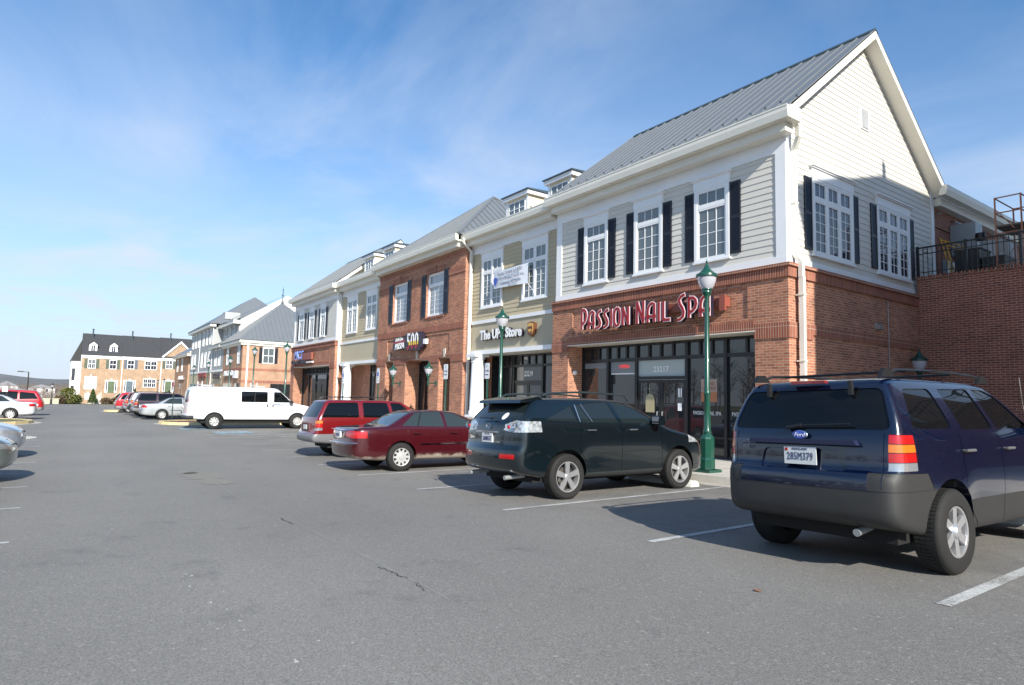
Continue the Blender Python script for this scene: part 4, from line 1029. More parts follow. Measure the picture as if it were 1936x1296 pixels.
# body material indices
PAINT_,TRIM_,GLASS_,RED_,AMB_,CLR_,CLAD_,DARK_=range(8)
def roundpoly(P,r=.05,n=3):
    """round the corners of a window outline"""
    out=[]; m=len(P)
    for i in range(m):
        a=Vector(P[i-1]);b=Vector(P[i]);c=Vector(P[(i+1)%m]); d0=(a-b);d1=(c-b); rr=min(r,d0.length*.4,d1.length*.4)
        p=b+d0.normalized()*rr;q=b+d1.normalized()*rr
        for k in range(n+1):
            t=k/n; out.append(tuple((1-t)**2*p+2*t*(1-t)*b+t*t*q))
    return out
def car_body(spec,h):
    side=Grid2(chaikin(spec['side'],2),-1.6,6.2,-.1,2.5); fr=spec['front']; fp=fr+[(-x,z) for x,z in fr[::-1] if x>0]
    front=Grid2(chaikin(fp,1),-1.3,1.3,-.1,2.5)
    wb=spec['wb']; k=spec.get('bow',.045); rk=spec.get('k',.07); fl=spec.get('flare',.025); yc=wb/2; hw=max(x for x,z in fr)
    pw=spec.get('plan',None); pg=Grid2(chaikin(pw+[(-x,y) for x,y in pw[::-1]],2),-1.3,1.3,-1.6,6.2) if pw else None
    def f(x,y,z):
        yy=yc+(y-yc)*(1+k*x*x)
        a=side(yy,z)
        fx=np.abs(x)-fl*(np.exp(-((y)/.40)**4)+np.exp(-((y-wb)/.40)**4))*np.clip((.95-z)/.3,0,1)
        r=smax(a,front(fx,z),rk)
        if pg is not None: r=smax(r,pg(x,y),.10)
        return r
    ys=[q[0] for q in spec['side']]; zs=[q[1] for q in spec['side']]
    lo=(-hw-.12,min(ys)-.1,min(zs)-.1); hi=(hw+.12,max(ys)+.1,max(zs)+.1)
    V,Q=surfnet(f,lo,hi,h,0.0); body=np_mesh('body',V,Q,PAINT_)
    inner={}
    def cut(polys,mi,depth,edge):
        nonlocal body
        if depth not in inner: inner[depth]=surfnet(f,lo,hi,h*1.3,-depth,2)
        V2,Q2=inner[depth]; im=np_mesh('in',V2,Q2,mi)
        for p in polys:
            cm=boolean(prism_mesh([p],edge),im,'DIFFERENCE')
            body=boolean(body,cm,'DIFFERENCE')
    for polys,mi,depth,edge in spec['cuts']: cut(polys,mi,depth,edge)
    # wheel arches
    r=spec['arch']
    for y in (0,wb):
        for s in (-1,1):
            pts=[(y+r*math.cos(2*PI*q/28),spec['wr']+.0+r*math.sin(2*PI*q/28)) for q in range(28)]
            body=boolean(body,prism_mesh([(0,pts,*( (.52,1.4) if s>0 else (-1.4,-.52)))],DARK_),'DIFFERENCE')
    if spec.get('seams'):
        for (ax,pts,a,c) in spec['seams']:
            if .008 not in inner: inner[.008]=surfnet(f,lo,hi,h*1.3,-.008,2)
            V2,Q2=inner[.008]
            cm=boolean(prism_mesh([(ax,pts,a,c)],DARK_),np_mesh('in',V2,Q2,DARK_),'DIFFERENCE'); body=boolean(body,cm,'DIFFERENCE')
    return body
def split_body(body,root,mats,names,spec):
    """islands of every non paint region become parts of their own"""
    bm=bmesh.new(); bm.from_mesh(body); bmesh.ops.remove_doubles(bm,verts=bm.verts,dist=1e-5)
    mi={f.index:f.material_index for f in bm.faces}
    seen=set(); parts=[]
    for f in bm.faces:
        if f.index in seen or f.material_index not in (GLASS_,RED_,AMB_,CLR_,CLAD_): continue
        st=[f]; isl=[]; seen.add(f.index)
        while st:
            g=st.pop(); isl.append(g)
            for e in g.edges:
                for q in e.link_faces:
                    if q.index not in seen and q.material_index==f.material_index: seen.add(q.index); st.append(q)
        parts.append((f.material_index,isl))
    for m,isl in parts:
        if len(isl)<2 : continue
        vs={}; V=[];F=[]
        for g in isl:
            q=[]
            for v in g.verts:
                if v.index not in vs: vs[v.index]=len(V); V.append(v.co[:])
                q.append(vs[v.index])
            F.append(q)
        c=sum((Vector(v) for v in V),Vector())/len(V)
        if m==GLASS_: nm='windshield' if (abs(c.x)<.3 and c.y>spec['wb']*.5) else ('rear_window' if abs(c.x)<.3 else 'side_window')
        elif m==CLAD_: nm='bumper' if abs(c.x)<.3 else 'side_cladding'
        elif m==CLR_ and c.y>spec['wb']*.5: nm='headlight'
        else: nm='taillight'
        me=bpy.data.meshes.new(nm); me.from_pydata(V,[],F); me.materials.append(mats[m]); me.shade_smooth(); me.set_sharp_from_angle(angle=math.radians(35)); o=link_mesh(nm,me,root)
    kill=[g for m,isl in parts for g in isl if len(isl)>=2]
    bmesh.ops.delete(bm,geom=kill,context='FACES')
    me=bpy.data.meshes.new('body'); bm.to_mesh(me); bm.free(); me.materials.clear()
    for q in mats: me.materials.append(q)
    me.shade_smooth(); me.set_sharp_from_angle(angle=math.radians(32))
    return link_mesh('body',me,root)
def wheel(root,x,y,r,w,rim,style,s,tread=True):
    """s=+1 outer face towards +x"""
    zc=r; t=MB()
    prof=[(rim*.98,-w*.42),(rim*1.04,-w*.5),(r*.90,-w*.52),(r*.97,-w*.44),(r,-w*.36),(r*1.0,w*.36),(r*.97,w*.44),(r*.90,w*.52),(rim*1.04,w*.5),(rim*.98,w*.42)]
    t.lathe((x,y,zc),prof,40,axis='x')
    if tread:
        for k in range(64):
            a=2*PI*k/64
            for o in (-.28,-.09,.09,.28):
                p=Vector((x+o*w,y+(r+.002)*math.cos(a),zc+(r+.002)*math.sin(a))); tg=Vector((0,-math.sin(a),math.cos(a))); ra=Vector((0,math.cos(a),math.sin(a)))
                q=[p+Vector((dx,0,0))+tg*dy for dx,dy in ((-w*.08,-.010),(w*.08,-.014),(w*.08,.010),(-w*.08,.014))]
                t.face([v+ra*.002 for v in q]);
                for i in range(4): t.face([q[i]-ra*.004,q[(i+1)%4]-ra*.004,q[(i+1)%4]+ra*.002,q[i]+ra*.002])
    wh=t.build('wheel',TYRE,root,smooth=40)
    b=MB(); f=x+s*w*.40
    b.lathe((x,y,zc),[(rim*.985,s*w*.44),(rim*1.0,s*w*.47),(rim*.93,s*w*.45),(rim*.90,s*w*.34),(rim*.88,-s*w*.35)],32,axis='x')
    def spoke(a,w0,w1,r0,r1,dz0=0,dz1=0,th=.03):
        ra=Vector((0,math.cos(a),math.sin(a))); tg=Vector((0,-math.sin(a),math.cos(a))); c=Vector((f,y,zc))
        P=[c+ra*r0-tg*w0+Vector((s*dz0,0,0)),c+ra*r0+tg*w0+Vector((s*dz0,0,0)),c+ra*r1+tg*w1+Vector((s*dz1,0,0)),c+ra*r1-tg*w1+Vector((s*dz1,0,0))]
        B=[p-Vector((s*th,0,0)) for p in P]
        b.face(P); 
        for i in range(4): b.face([P[i],P[(i+1)%4],B[(i+1)%4],B[i]])
    if style=='five':
        for k in range(5): spoke(PI/2+2*PI*k/5,rim*.13,rim*.20,rim*.12,rim*.95,.005,.012)
        b.lathe((f,y,zc),[(0,s*.018),(rim*.16,s*.014),(rim*.24,0),(rim*.26,-s*.03)],20,axis='x')
    elif style=='six':
        for k in range(6): spoke(PI/2+2*PI*k/6,rim*.15,rim*.17,rim*.1,rim*.95,.0,.008)
        b.lathe((f,y,zc),[(0,s*.035),(rim*.20,s*.03),(rim*.26,s*.02),(rim*.30,0),(rim*.34,-s*.02)],20,axis='x')
    elif style=='cap':
        b.lathe((f,y,zc),[(0,s*.03),(rim*.25,s*.028),(rim*.30,s*.012),(rim*.62,s*.006)],32,axis='x')
        for k in range(10): spoke(2*PI*k/10,rim*.13,rim*.10,rim*.60,rim*.95,.004,.008)
    else:
        b.lathe((f,y,zc),[(0,s*.05),(rim*.22,s*.045),(rim*.26,s*.0),(rim*.5,s*.0)],28,axis='x')
        for k in range(8): spoke(2*PI*k/8,rim*.16,rim*.24,rim*.48,rim*.95,0,0)
    b.build('rim',ALLOY if style in('five','six') else HUBC,wh,smooth=30)
    b=MB(); b.lathe((x,y,zc),[(0,s*w*.12),(rim*.62,s*w*.12),(rim*.62,s*w*.06)],20,axis='x'); b.build('brake_disc',mat('brake_steel',(.12,.11,.10),.5,metal=.5),wh)
    b=MB(); b.lathe((x,y,zc),[(0,s*w*.04),(rim*.9,s*w*.04)],20,axis='x'); b.build('wheel_well',DARK,wh)
    return wh
def mirror_(root,x,y,z,s,ma):
    b=MB(); pr=chaikin([(y-.09,z-.02),(y-.08,z+.14),(y+.02,z+.15),(y+.09,z+.08),(y+.08,z-.03)],1)
    b.prism([tuple(q) for q in pr],x+s*.07,x+s*.25,0); b.box(min(x,x+s*.1),max(x,x+s*.1),y-.03,y+.05,z+.0,z+.05)
    m=b.build('mirror',ma,root,smooth=50)
    MB().box(min(x+s*.085,x+s*.235),max(x+s*.085,x+s*.235),y-.086,y-.080,z+.005,z+.125).build('mirror_glass',CLRL,m)
def handle_(root,x,y,z,s,ma):
    b=MB(); b.tube((x+s*.03,y-.09,z),(x+s*.03,y+.09,z),.014,8); b.tube((x,y-.085,z),(x+s*.03,y-.085,z),.012,6); b.tube((x,y+.085,z),(x+s*.03,y+.085,z),.012,6); b.build('door_handle',ma,root,smooth=50)
def seam(y0,z0,y1,z1,w=.004,x0=.55,x1=1.3):
    d=Vector((y1-y0,z1-z0)).normalized(); n=Vector((-d.y,d.x))*w
    P=[(y0+n.x,z0+n.y),(y0-n.x,z0-n.y),(y1-n.x,z1-n.y),(y1+n.x,z1+n.y)]
    return [(0,P,x0,x1),(0,P,-x1,-x0)]
def both(pts,x0=.45,x1=1.4): return [(0,pts,x0,x1),(0,pts,-x1,-x0)]
def sides_y(xz,a,b): return [(1,xz,a,b),(1,[(-x,z) for x,z in xz][::-1],a,b)]
def finish(root,spec,pm):
    wb=spec['wb']; r=spec['wr']; tw=spec['track']
    for s in (-1,1):
        for y in (0,wb): wheel(root,s*tw,y,r,spec['tw'],spec['rim'],spec['wstyle'],s,spec.get('tread',False))
    b=MB(); hw=tw-.12
    b.box(-hw,hw,-.55,wb+.5,r*.75,r*1.25); b.tube((-tw+.05,0,r),(tw-.05,0,r),.05,8); b.build('underbody',DARK,root)
def place(root,x,y,rot=0,tilt=True):
    root.location=(x,y,G(x)); root.rotation_euler=(0,-math.atan(slope(x)),rot)
def make_car(name,label,spec,pm,cat,group,h=.03,extra=None):
    root=thing(name,label,cat,(0,0,0),group)
    mats=[pm,TRIM,spec.get('glass',CGLS),REDL,AMBL,spec.get('clear',CLRL),spec.get('clad',CLAD),DARK]
    body=car_body(spec,h); split_body(body,root,mats,None,spec); finish(root,spec,pm)
    if extra: extra(root,pm)
    return root
def copy_car(src,label,x,y,rot,pm_old,pm_new,cat=None):
    r=src.copy(); COL.objects.link(r); r['label']=label
    if cat: r['category']=cat
    def rec(a,b):
        for c in a.children:
            d=c.copy(); COL.objects.link(d); d.parent=b
            for i,sl in enumerate(d.material_slots):
                if sl.material==pm_old: sl.link='OBJECT'; sl.material=pm_new
            rec(c,d)
    rec(src,r); r.location=(x,y,G(x)); r.rotation_euler=(0,-math.atan(slope(x))*math.cos(rot),rot); return r
R=roundpoly
# ---- compact SUV (near, dark blue)
esc=dict(wb=2.62,wr=.355,arch=.445,track=.785,tw=.225,rim=.215,wstyle='six',tread=True,bow=.024,k=.050,flare=.028,
 side=[(-.80,.42),(-.885,.49),(-.90,.62),(-.895,.80),(-.86,.865),(-.80,.875),(-.79,1.05),(-.755,1.20),(-.60,1.60),(-.52,1.665),(-.35,1.685),(.4,1.70),(1.2,1.69),(1.55,1.63),(2.22,1.17),(2.40,1.11),(3.15,1.00),(3.38,.90),(3.50,.72),(3.55,.60),(3.53,.38),(3.38,.27),(2.9,.27),(-.3,.32),(-.62,.38)],
 front=[(0,.24),(.74,.25),(.84,.33),(.865,.50),(.885,.72),(.885,.92),(.865,1.08),(.84,1.19),(.68,1.60),(.60,1.69),(.35,1.715),(0,1.725)],
 plan=[(.0,-.93),(.64,-.91),(.81,-.82),(.89,-.45),(.93,.2),(.93,3.0),(.86,3.45),(.6,3.58),(0,3.62)])
esc['cuts']=[
 ([(1,R([(-.755,1.215),(.755,1.215),(.645,1.575),(-.645,1.575)],.07),-1.2,-.2)],GLASS_,.010,TRIM_),
 ([(1,R([(-.66,1.19),(.66,1.19),(.56,1.61),(-.56,1.61)],.06),1.4,2.5)],GLASS_,.010,TRIM_),
 (both(R([(-.50,1.225),(-.36,1.57),(.16,1.585),(.23,1.225)],.05)),GLASS_,.010,TRIM_),
 (both(R([(.42,1.215),(.32,1.585),(.98,1.60),(1.10,1.215)],.04)),GLASS_,.010,TRIM_),
 (both(R([(1.19,1.215),(1.07,1.60),(1.36,1.60),(1.55,1.54),(2.02,1.215)],.04)),GLASS_,.010,TRIM_),
 ([(0,[(-1.1,.20),(-1.1,.72),(-.2,.72),(-.2,.20)],-1.2,1.2)],CLAD_,.004,CLAD_),
 (both([(-1.1,.722),(-1.1,.875),(-.38,.86),(-.30,.722)],.60,1.4),CLAD_,.0045,CLAD_),
 (both([(-.18,.22),(-.18,.60),(2.99,.60),(2.99,.22)],.3,1.4),CLAD_,.004,CLAD_),
 ([(0,[(3.0,.2),(3.0,.72),(3.8,.72),(3.8,.2)],-1.2,1.2)],CLAD_,.004,CLAD_),
 (sides_y([(.735,1.11),(.735,1.185),(1.0,1.165),(1.0,1.09),(1.0,1.10),(.735,1.10)][:4]+[(.735,1.11)][:0],-1.1,-.52),RED_,.005,TRIM_),
 (sides_y([(.735,1.035),(.735,1.107),(1.0,1.087),(1.0,1.035)],-1.1,-.52),AMB_,.005,TRIM_),
 (sides_y([(.735,.955),(.735,1.032),(1.0,1.032),(1.0,.955)],-1.1,-.52),RED_,.0055,TRIM_),
 (sides_y([(.735,.885),(.735,.952),(1.0,.952),(1.0,.885)],-1.1,-.52),CLR_,.005,TRIM_),
 (sides_y([(.56,.84),(.56,1.0),(.9,1.0),(.9,.86)],3.0,3.9),CLR_,.006,TRIM_),
 ([(1,R([(-.42,.86),(.42,.86),(.38,1.04),(-.38,1.04)],.05),-1.2,-.6)],PAINT_,.016,PAINT_),
]
esc['seams']=seam(.29,.62,.30,1.18)+seam(1.14,.34,1.14,1.19)+seam(2.16,.36,2.12,1.17)+seam(.29,.62,.58,.34)+[(1,[(.70,.74),(.708,.74),(.708,1.19),(.70,1.19)],-1.2,-.6),(1,[(-.708,.74),(-.70,.74),(-.70,1.19),(-.708,1.19)],-1.2,-.6)]
def esc_x(root,pm):
    # roof rails
    for s in (-1,1):
        b=MB(); pts=[]
        for k in range(13):
            t=k/12; y=-.42+1.95*t; z=1.715+.045*math.sin(PI*min(1,max(0,t)))**.35 if 0<k<12 else 1.70
            pts.append((s*(.615-.01*abs(t-.5)),y,z+.0))
        b.path(pts,.014,6); b.build('roof_rail',BLK,root,smooth=60)
        for y in (-.45,1.52):
            q=MB(); q.prism([(y-.12,1.67),(y-.05,1.748),(y+.05,1.752),(y+.13,1.68)],s*.615-.018,s*.615+.018,0); q.build('rail_foot',TRIM,root)
        mirror_(root,s*.82,1.93,1.19,s,TRIM)
        for y in (.62,1.52): handle_(root,s*.872,y-.25+.0,1.03,s,mat('grey_handle',(.10,.10,.10),.5))
        q=MB(); q.box(s*.40-.016,s*.40+.016,-.655,-.615,1.52,1.645); q.build('glass_hinge',TRIM,root)
    for y in (-.05,.85):
        b=MB(); b.tube((-.60,y,1.745),(.60,y,1.745),.013,6); b.build('roof_crossbar',BLK,root)
    b=MB(); b.prism([(-.17,1.632),(.17,1.632),(.16,1.658),(-.16,1.658)],-.640,-.58,1); b.build('brake_light',mat('brake_lamp_dark',(.20,.01,.012),.2,coat=1),root)
    b=MB(); b.prism([(-.70,1.115),(-.68,1.15),(.68,1.15),(.70,1.115),(.70,.90),(.655,.885),(.655,1.08),(-.655,1.08),(-.655,.885),(-.70,.90)],-.835,-.78,1)
    b=MB(); b.prism([(-.52,1.085),(-.50,1.125),(.50,1.125),(.52,1.085)],-.835,-.77,1); b.build('tailgate_bar',mat('dark_blue_bar',(.012,.017,.05),.4),root)
    b=MB(); b.tube((-.10,-.77,1.245),(.44,-.765,1.265),.008,6); b.tube((-.14,-.78,1.225),(0.0,-.775,1.25),.018,8); b.build('wiper',BLK,root)
    b=MB(); b.box(-.155,.155,-.820,-.812,.90,1.055); p=b.build('licence_plate',PLATE,root)
    text_mesh('plate_characters','285M379',.098,INK,p,(0,-.822,.968),(1,0,0),(0,0,1),.003,sx=.62,bold=.0,space=1.12)
    text_mesh('plate_state','MARYLAND',.028,INK,p,(0,-.822,1.035),(1,0,0),(0,0,1),.002)
    b=MB(); b.box(-.143,-.117,-.823,-.8205,1.018,1.044); b.build('plate_sticker',REDL,p)
    b=MB(); b.lathe((0,-.798,1.165),[(0,-.014),(.03,-.013),(.040,-.008),(.042,0)],20,axis='y'); 
    e=b.build('badge',CHROME,root,smooth=60); 
    for v in e.data.vertices: v.co.x*=1.75
    b=MB(); b.lathe((0,-.8125,1.165),[(0,-.0012),(.036,0)],20,axis='y'); e2=b.build('badge_field',BLUE,e)
    for v in e2.data.vertices: v.co.x*=1.75
    text_mesh('badge_script','Ford',.05,SIGNW,e,(0,-.8155,1.164),(1,0,0),(0,0,1),.002,shear=.3,sx=1.05)
    text_mesh('model_lettering','ESCAPE',.050,CHROME,root,(-.60,-.818,1.155-.06),(1,0,0),(0,0,1),.004,sx=1.05)
    text_mesh('trim_lettering','XLT',.042,CHROME,root,(-.56,-.818,1.045),(1,0,0),(0,0,1),.004)
    b=MB(); b.tube((.46,-.80,.36),(.46,-.50,.40),.032,12); b.build('exhaust_pipe',STEEL,root,smooth=50)
    b=MB(); b.tube((-.7,-.1,.40),(.7,-.1,.40),.035,8); b.tube((.46,-.5,.4),(.46,1.6,.36),.03,8); b.build('axle',mat('rusty_metal',(.05,.04,.035),.7),root)
    b=MB(); b.tube((.72,2.35,1.08),(.78,2.05,1.75),.004,5); b.build('antenna',CHROME,root)
NAVY=paint('navy',(.0008,.0040,.020),.0,.2)
escape=make_car('suv','dark blue compact suv parked nearest the camera, grey bumper towards us',esc,NAVY,'suv','cars parked facing the shops',h=.026,extra=esc_x)
place(escape,-3.05,6.26,math.radians(-2.0))

# ---- crossover (dark teal)
lex=dict(wb=2.715,wr=.36,arch=.435,track=.795,tw=.23,rim=.245,wstyle='five',tread=True,bow=.055,k=.10,flare=.03,
 side=[(-.78,.40),(-1.00,.46),(-1.05,.62),(-1.03,.80),(-.96,.86),(-.95,1.06),(-.90,1.26),(-.55,1.60),(-.35,1.635),(.3,1.66),(.9,1.67),(1.35,1.64),(1.75,1.53),(2.40,1.18),(2.60,1.11),(3.15,1.00),(3.48,.87),(3.64,.70),(3.66,.50),(3.60,.34),(3.35,.25),(2.9,.26),(-.3,.30)],
 front=[(0,.24),(.72,.25),(.84,.34),(.875,.50),(.895,.78),(.895,.95),(.875,1.12),(.85,1.22),(.66,1.58),(.56,1.65),(.3,1.675),(0,1.68)],
 plan=[(.0,-1.10),(.62,-1.06),(.88,-.88),(.94,-.3),(.94,2.9),(.86,3.40),(.58,3.66),(0,3.72)])
lex['cuts']=[
 ([(1,R([(-.74,1.275),(.74,1.275),(.60,1.545),(-.60,1.545)],.06),-1.5,-.3)],GLASS_,.008,TRIM_),
 ([(1,R([(-.66,1.22),(.66,1.22),(.54,1.58),(-.54,1.58)],.06),1.4,2.7)],GLASS_,.008,TRIM_),
 (both(R([(-.42,1.265),(.22,1.505),(.27,1.235)],.03)),GLASS_,.008,TRIM_),
 (both(R([(.35,1.23),(.30,1.52),(1.08,1.585),(1.20,1.22)],.03)),GLASS_,.008,TRIM_),
 (both(R([(1.29,1.215),(1.17,1.585),(1.40,1.575),(1.72,1.46),(2.22,1.20)],.04)),GLASS_,.008,TRIM_),
 (sides_y([(.40,1.10),(.42,1.20),(.62,1.265),(1.0,1.235),(1.0,1.08),(.62,1.07)],-1.3,-.50),CLR_,.008,CLR_),
 (sides_y(R([(.42,.66),(.42,.735),(.74,.735),(.74,.66)],.02),-1.3,-.7),RED_,.006,RED_),
 (sides_y([(.52,.80),(.52,.98),(.95,1.0),(.95,.86)],3.0,3.9),CLR_,.006,TRIM_),
 (both([(3.22,.86),(3.30,.93),(3.52,.84),(3.52,.78)],.55,1.4),AMB_,.004,TRIM_),
 (both([(-.40,.26),(-.40,.40),(3.1,.40),(3.1,.26)],.3,1.4),CLAD_,.004,CLAD_),
]
lex['glass']=mat('car_glass_green',(.012,.017,.018),.02,ior=1.6)
lex['clear']=mat('lamp_lens_faceted',(.42,.45,.47),.12,metal=.4,coat=1,var=.55,vscale=17,det=2)
lex['clad']=mat('dark_sill',(.03,.035,.036),.5)
lex['seams']=seam(.27,.80,.32,1.20)+seam(1.24,.40,1.25,1.20)+seam(2.26,.42,2.24,1.19)+seam(.27,.80,.52,.40)+seam(.45,.70,2.2,.735,.003)+[(1,[(.405,.84),(.412,.84),(.412,1.28),(.405,1.28)],-1.3,-.6),(1,[(-.412,.84),(-.405,.84),(-.405,1.28),(-.412,1.28)],-1.3,-.6)]
def lex_x(root,pm):
    for s in (-1,1):
        b=MB(); pts=[(s*.60,-.30,1.655)]+[(s*(.60),-.18+1.75*k/8,1.70+.035*math.sin(PI*k/8)) for k in range(9)]+[(s*.58,1.70,1.60)]
        b.path(pts,.017,6); b.build('roof_rail',mat('dark_rail',(.02,.03,.035),.35),root,smooth=60)
        mirror_(root,s*.83,2.05,1.20,s,pm)
        for y in (.52,1.50): handle_(root,s*.885,y,1.10,s,CHROME)
        q=MB(); q.box(s*.83,s*.84,-.0,.0+.001,1.2,1.21)
        # red reflector inside the clear lamp
        q=MB(); q.lathe((s*.60,-.972,1.155),[(0,-.004),(.024,-.003),(.03,.02)],14,axis='y'); q.build('lamp_bowl',REDL,root)
        q=MB(); q.lathe((s*.71,-.925,1.165),[(.05,-.0),(.055,-.006),(.05,.02)],16,axis='y'); q.build('lamp_ring',CHROME,root)
        q=MB(); q.tube((s*.866,.30,1.235),(s*.745,.27,1.52),.006,5); q.tube((s*.866,.57,1.235),(s*.745,.40,1.535),.006,5); q.build('window_divider',CHROME,root)
    # spoiler
    b=MB(); b.prism([(-.76,1.535),(-.74,1.585),(-.40,1.645),(-.30,1.60),(-.60,1.545)],-.62,.62,0); b.build('spoiler',pm,root,smooth=30)
    b=MB(); b.tube((-.30,-.925,1.285),(.10,-.925,1.290),.010,6); b.tube((.04,-.93,1.28),(.14,-.93,1.30),.020,8); b.build('wiper',BLK,root)
    b=MB(); b.box(-.33,.33,-.982,-.94,1.055,1.080); b.build('tailgate_chrome',CHROME,root)
    b=MB(); b.box(-.155,.155,-.978,-.955,.895,1.045); p=b.build('licence_plate',PLATE,root)
    text_mesh('plate_characters','360M157',.10,INK,p,(0,-.980,.955),(1,0,0),(0,0,1),.003,sx=.66,bold=.002)
    text_mesh('plate_state','MARYLAND',.028,INK,p,(0,-.980,1.03),(1,0,0),(0,0,1),.002)
    b=MB(); 
    for k in range(20):
        a=2*PI*k/20;c=2*PI*(k+1)/20; b.tube((.062*math.cos(a),-.955,1.16+.044*math.sin(a)),(.062*math.cos(c),-.955,1.16+.044*math.sin(c)),.005,5)
    b.tube((-.02,-.955,1.185),(-.035,-.955,1.145),.006,5); b.tube((-.035,-.955,1.145),(.035,-.955,1.145),.006,5); b.build('badge',CHROME,root)
    text_mesh('model_lettering','RX330',.052,CHROME,root,(.30,-.985,.905),(1,0,0),(0,0,1),.004,sx=1.1)
    b=MB(); b.lathe((.40,-.925,1.325),[(0,-.002),(.055,0)],16,axis='y'); e=b.build('oval_sticker',SIGNW,root)
    for v in e.data.vertices: v.co.x=.48+(v.co.x-.40)*1.3; v.co.y=v.co.y+(v.co.z-1.325)*1.0-.015
    for s in (-1,1):
        b=MB(); b.tube((s*.52,-.98,.36),(s*.52,-.6,.38),.035,12); b.build('exhaust_pipe',STEEL,root,smooth=50)
    b=MB(); b.tube((-.7,-.1,.40),(.7,-.1,.40),.035,8); b.build('axle',mat('rusty_metal',(.05,.04,.035),.7),root)
TEAL=paint('teal',(.0025,.007,.010),.15)
lexus=make_car('crossover','dark teal crossover with clear taillights parked in front of the tan parcel store',lex,TEAL,'suv','cars parked facing the shops',h=.028,extra=lex_x)
place(lexus,-8.59,6.62,math.radians(-.5))

# ---- saloon (burgundy)
sed=dict(wb=2.77,wr=.325,arch=.375,track=.785,tw=.205,rim=.205,wstyle='cap',bow=.050,k=.10,flare=.015,
 side=[(-.95,.28),(-1.14,.33),(-1.20,.45),(-1.21,.62),(-1.17,.70),(-1.16,.88),(-1.10,.97),(-.95,1.0),(-.45,1.02),(-.28,1.04),(.28,1.34),(.48,1.40),(.85,1.43),(1.25,1.42),(1.60,1.35),(2.30,1.02),(2.50,.97),(3.10,.90),(3.45,.80),(3.62,.66),(3.66,.50),(3.62,.32),(3.40,.22),(2.9,.20),(-.3,.22)],
 front=[(0,.19),(.72,.20),(.84,.28),(.885,.42),(.905,.62),(.895,.80),(.865,.94),(.82,1.02),(.62,1.34),(.50,1.41),(.2,1.435),(0,1.44)],
 plan=[(.0,-1.25),(.58,-1.20),(.84,-1.03),(.93,-.4),(.93,2.8),(.86,3.30),(.60,3.58),(0,3.70)])
sed['cuts']=[
 ([(1,R([(-.70,1.045),(.70,1.045),(.54,1.35),(-.54,1.35)],.06),-.8,.6)],GLASS_,.006,TRIM_),
 ([(1,R([(-.70,1.03),(.70,1.03),(.54,1.37),(-.54,1.37)],.06),1.3,2.7)],GLASS_,.006,TRIM_),
 (both(R([(.02,1.03),(.42,1.33),(.62,1.355),(1.10,1.365),(1.12,1.01)],.03)),GLASS_,.006,CLR_),
 (both(R([(1.20,1.01),(1.18,1.365),(1.50,1.31),(2.12,1.01)],.03)),GLASS_,.006,CLR_),
 (sides_y(R([(.34,.80),(.30,.90),(.62,.93),(.98,.90),(.98,.76),(.62,.76)],.02),-1.4,-.82),RED_,.006,TRIM_),
 (sides_y(R([(.42,.60),(.42,.72),(.95,.74),(.95,.64)],.02),3.1,3.9),CLR_,.006,TRIM_),
]
sed['glass']=CGLG
sed['seams']=seam(.13,.55,.16,1.0)+seam(1.16,.26,1.16,1.0)+seam(2.20,.30,2.14,1.0)+seam(.13,.55,.40,.26)
def sed_x(root,pm,near=True):
    for s in (-1,1):
        mirror_(root,s*.80,2.02,.98,s,pm)
        for y in (.38,1.36): handle_(root,s*.885,y,.86,s,pm)
        q=MB(); q.box(min(s*.902,s*.915),max(s*.902,s*.915),.46,2.18,.60,.625); q.build('side_moulding',CHROME if near else pm,root)
        q=MB(); q.tube((s*.825,.42,1.02),(s*.70,.55,1.34),.010,5); q.build('window_divider',TRIM,root)
    b=MB(); pts=[(x,-1.235+.20*(abs(x)/.9)**3.2,.655) for x in [-.86+1.72*k/16 for k in range(17)]]; b.path(pts,.012,5); b.build('bumper_strip',CHROME,root)
    b=MB(); b.box(-.155,.155,-1.205,-1.17,.76,.90); p=b.build('licence_plate',PLATE,root)
    text_mesh('plate_characters','M38 417',.09,INK,p,(0,-1.208,.82),(1,0,0),(0,0,1),.003,sx=.66,bold=.002)
    b=MB(); pts=[(x,-1.20+.16*(abs(x)/.9)**3,.945-.0*abs(x)) for x in [-.74+1.48*k/16 for k in range(17)]]; b.path(pts,.008,5); b.build('boot_chrome',CHROME,root)
    # grille and plate on the nose
    b=MB(); b.prism(R([(-.30,.50),(-.26,.70),(.26,.70),(.30,.50)],.04),3.45,3.60,1); g_=b.build('grille',TRIM,root)
    b=MB(); 
    for k in range(9): x=-.24+.06*k; b.box(x-.006,x+.006,3.60,3.61,.52,.68)
    b.build('grille_bars',CHROME,g_)
    
    if near:
        # seats and head rests behind the glass line are hinted by pale shapes on the inner door
        pass
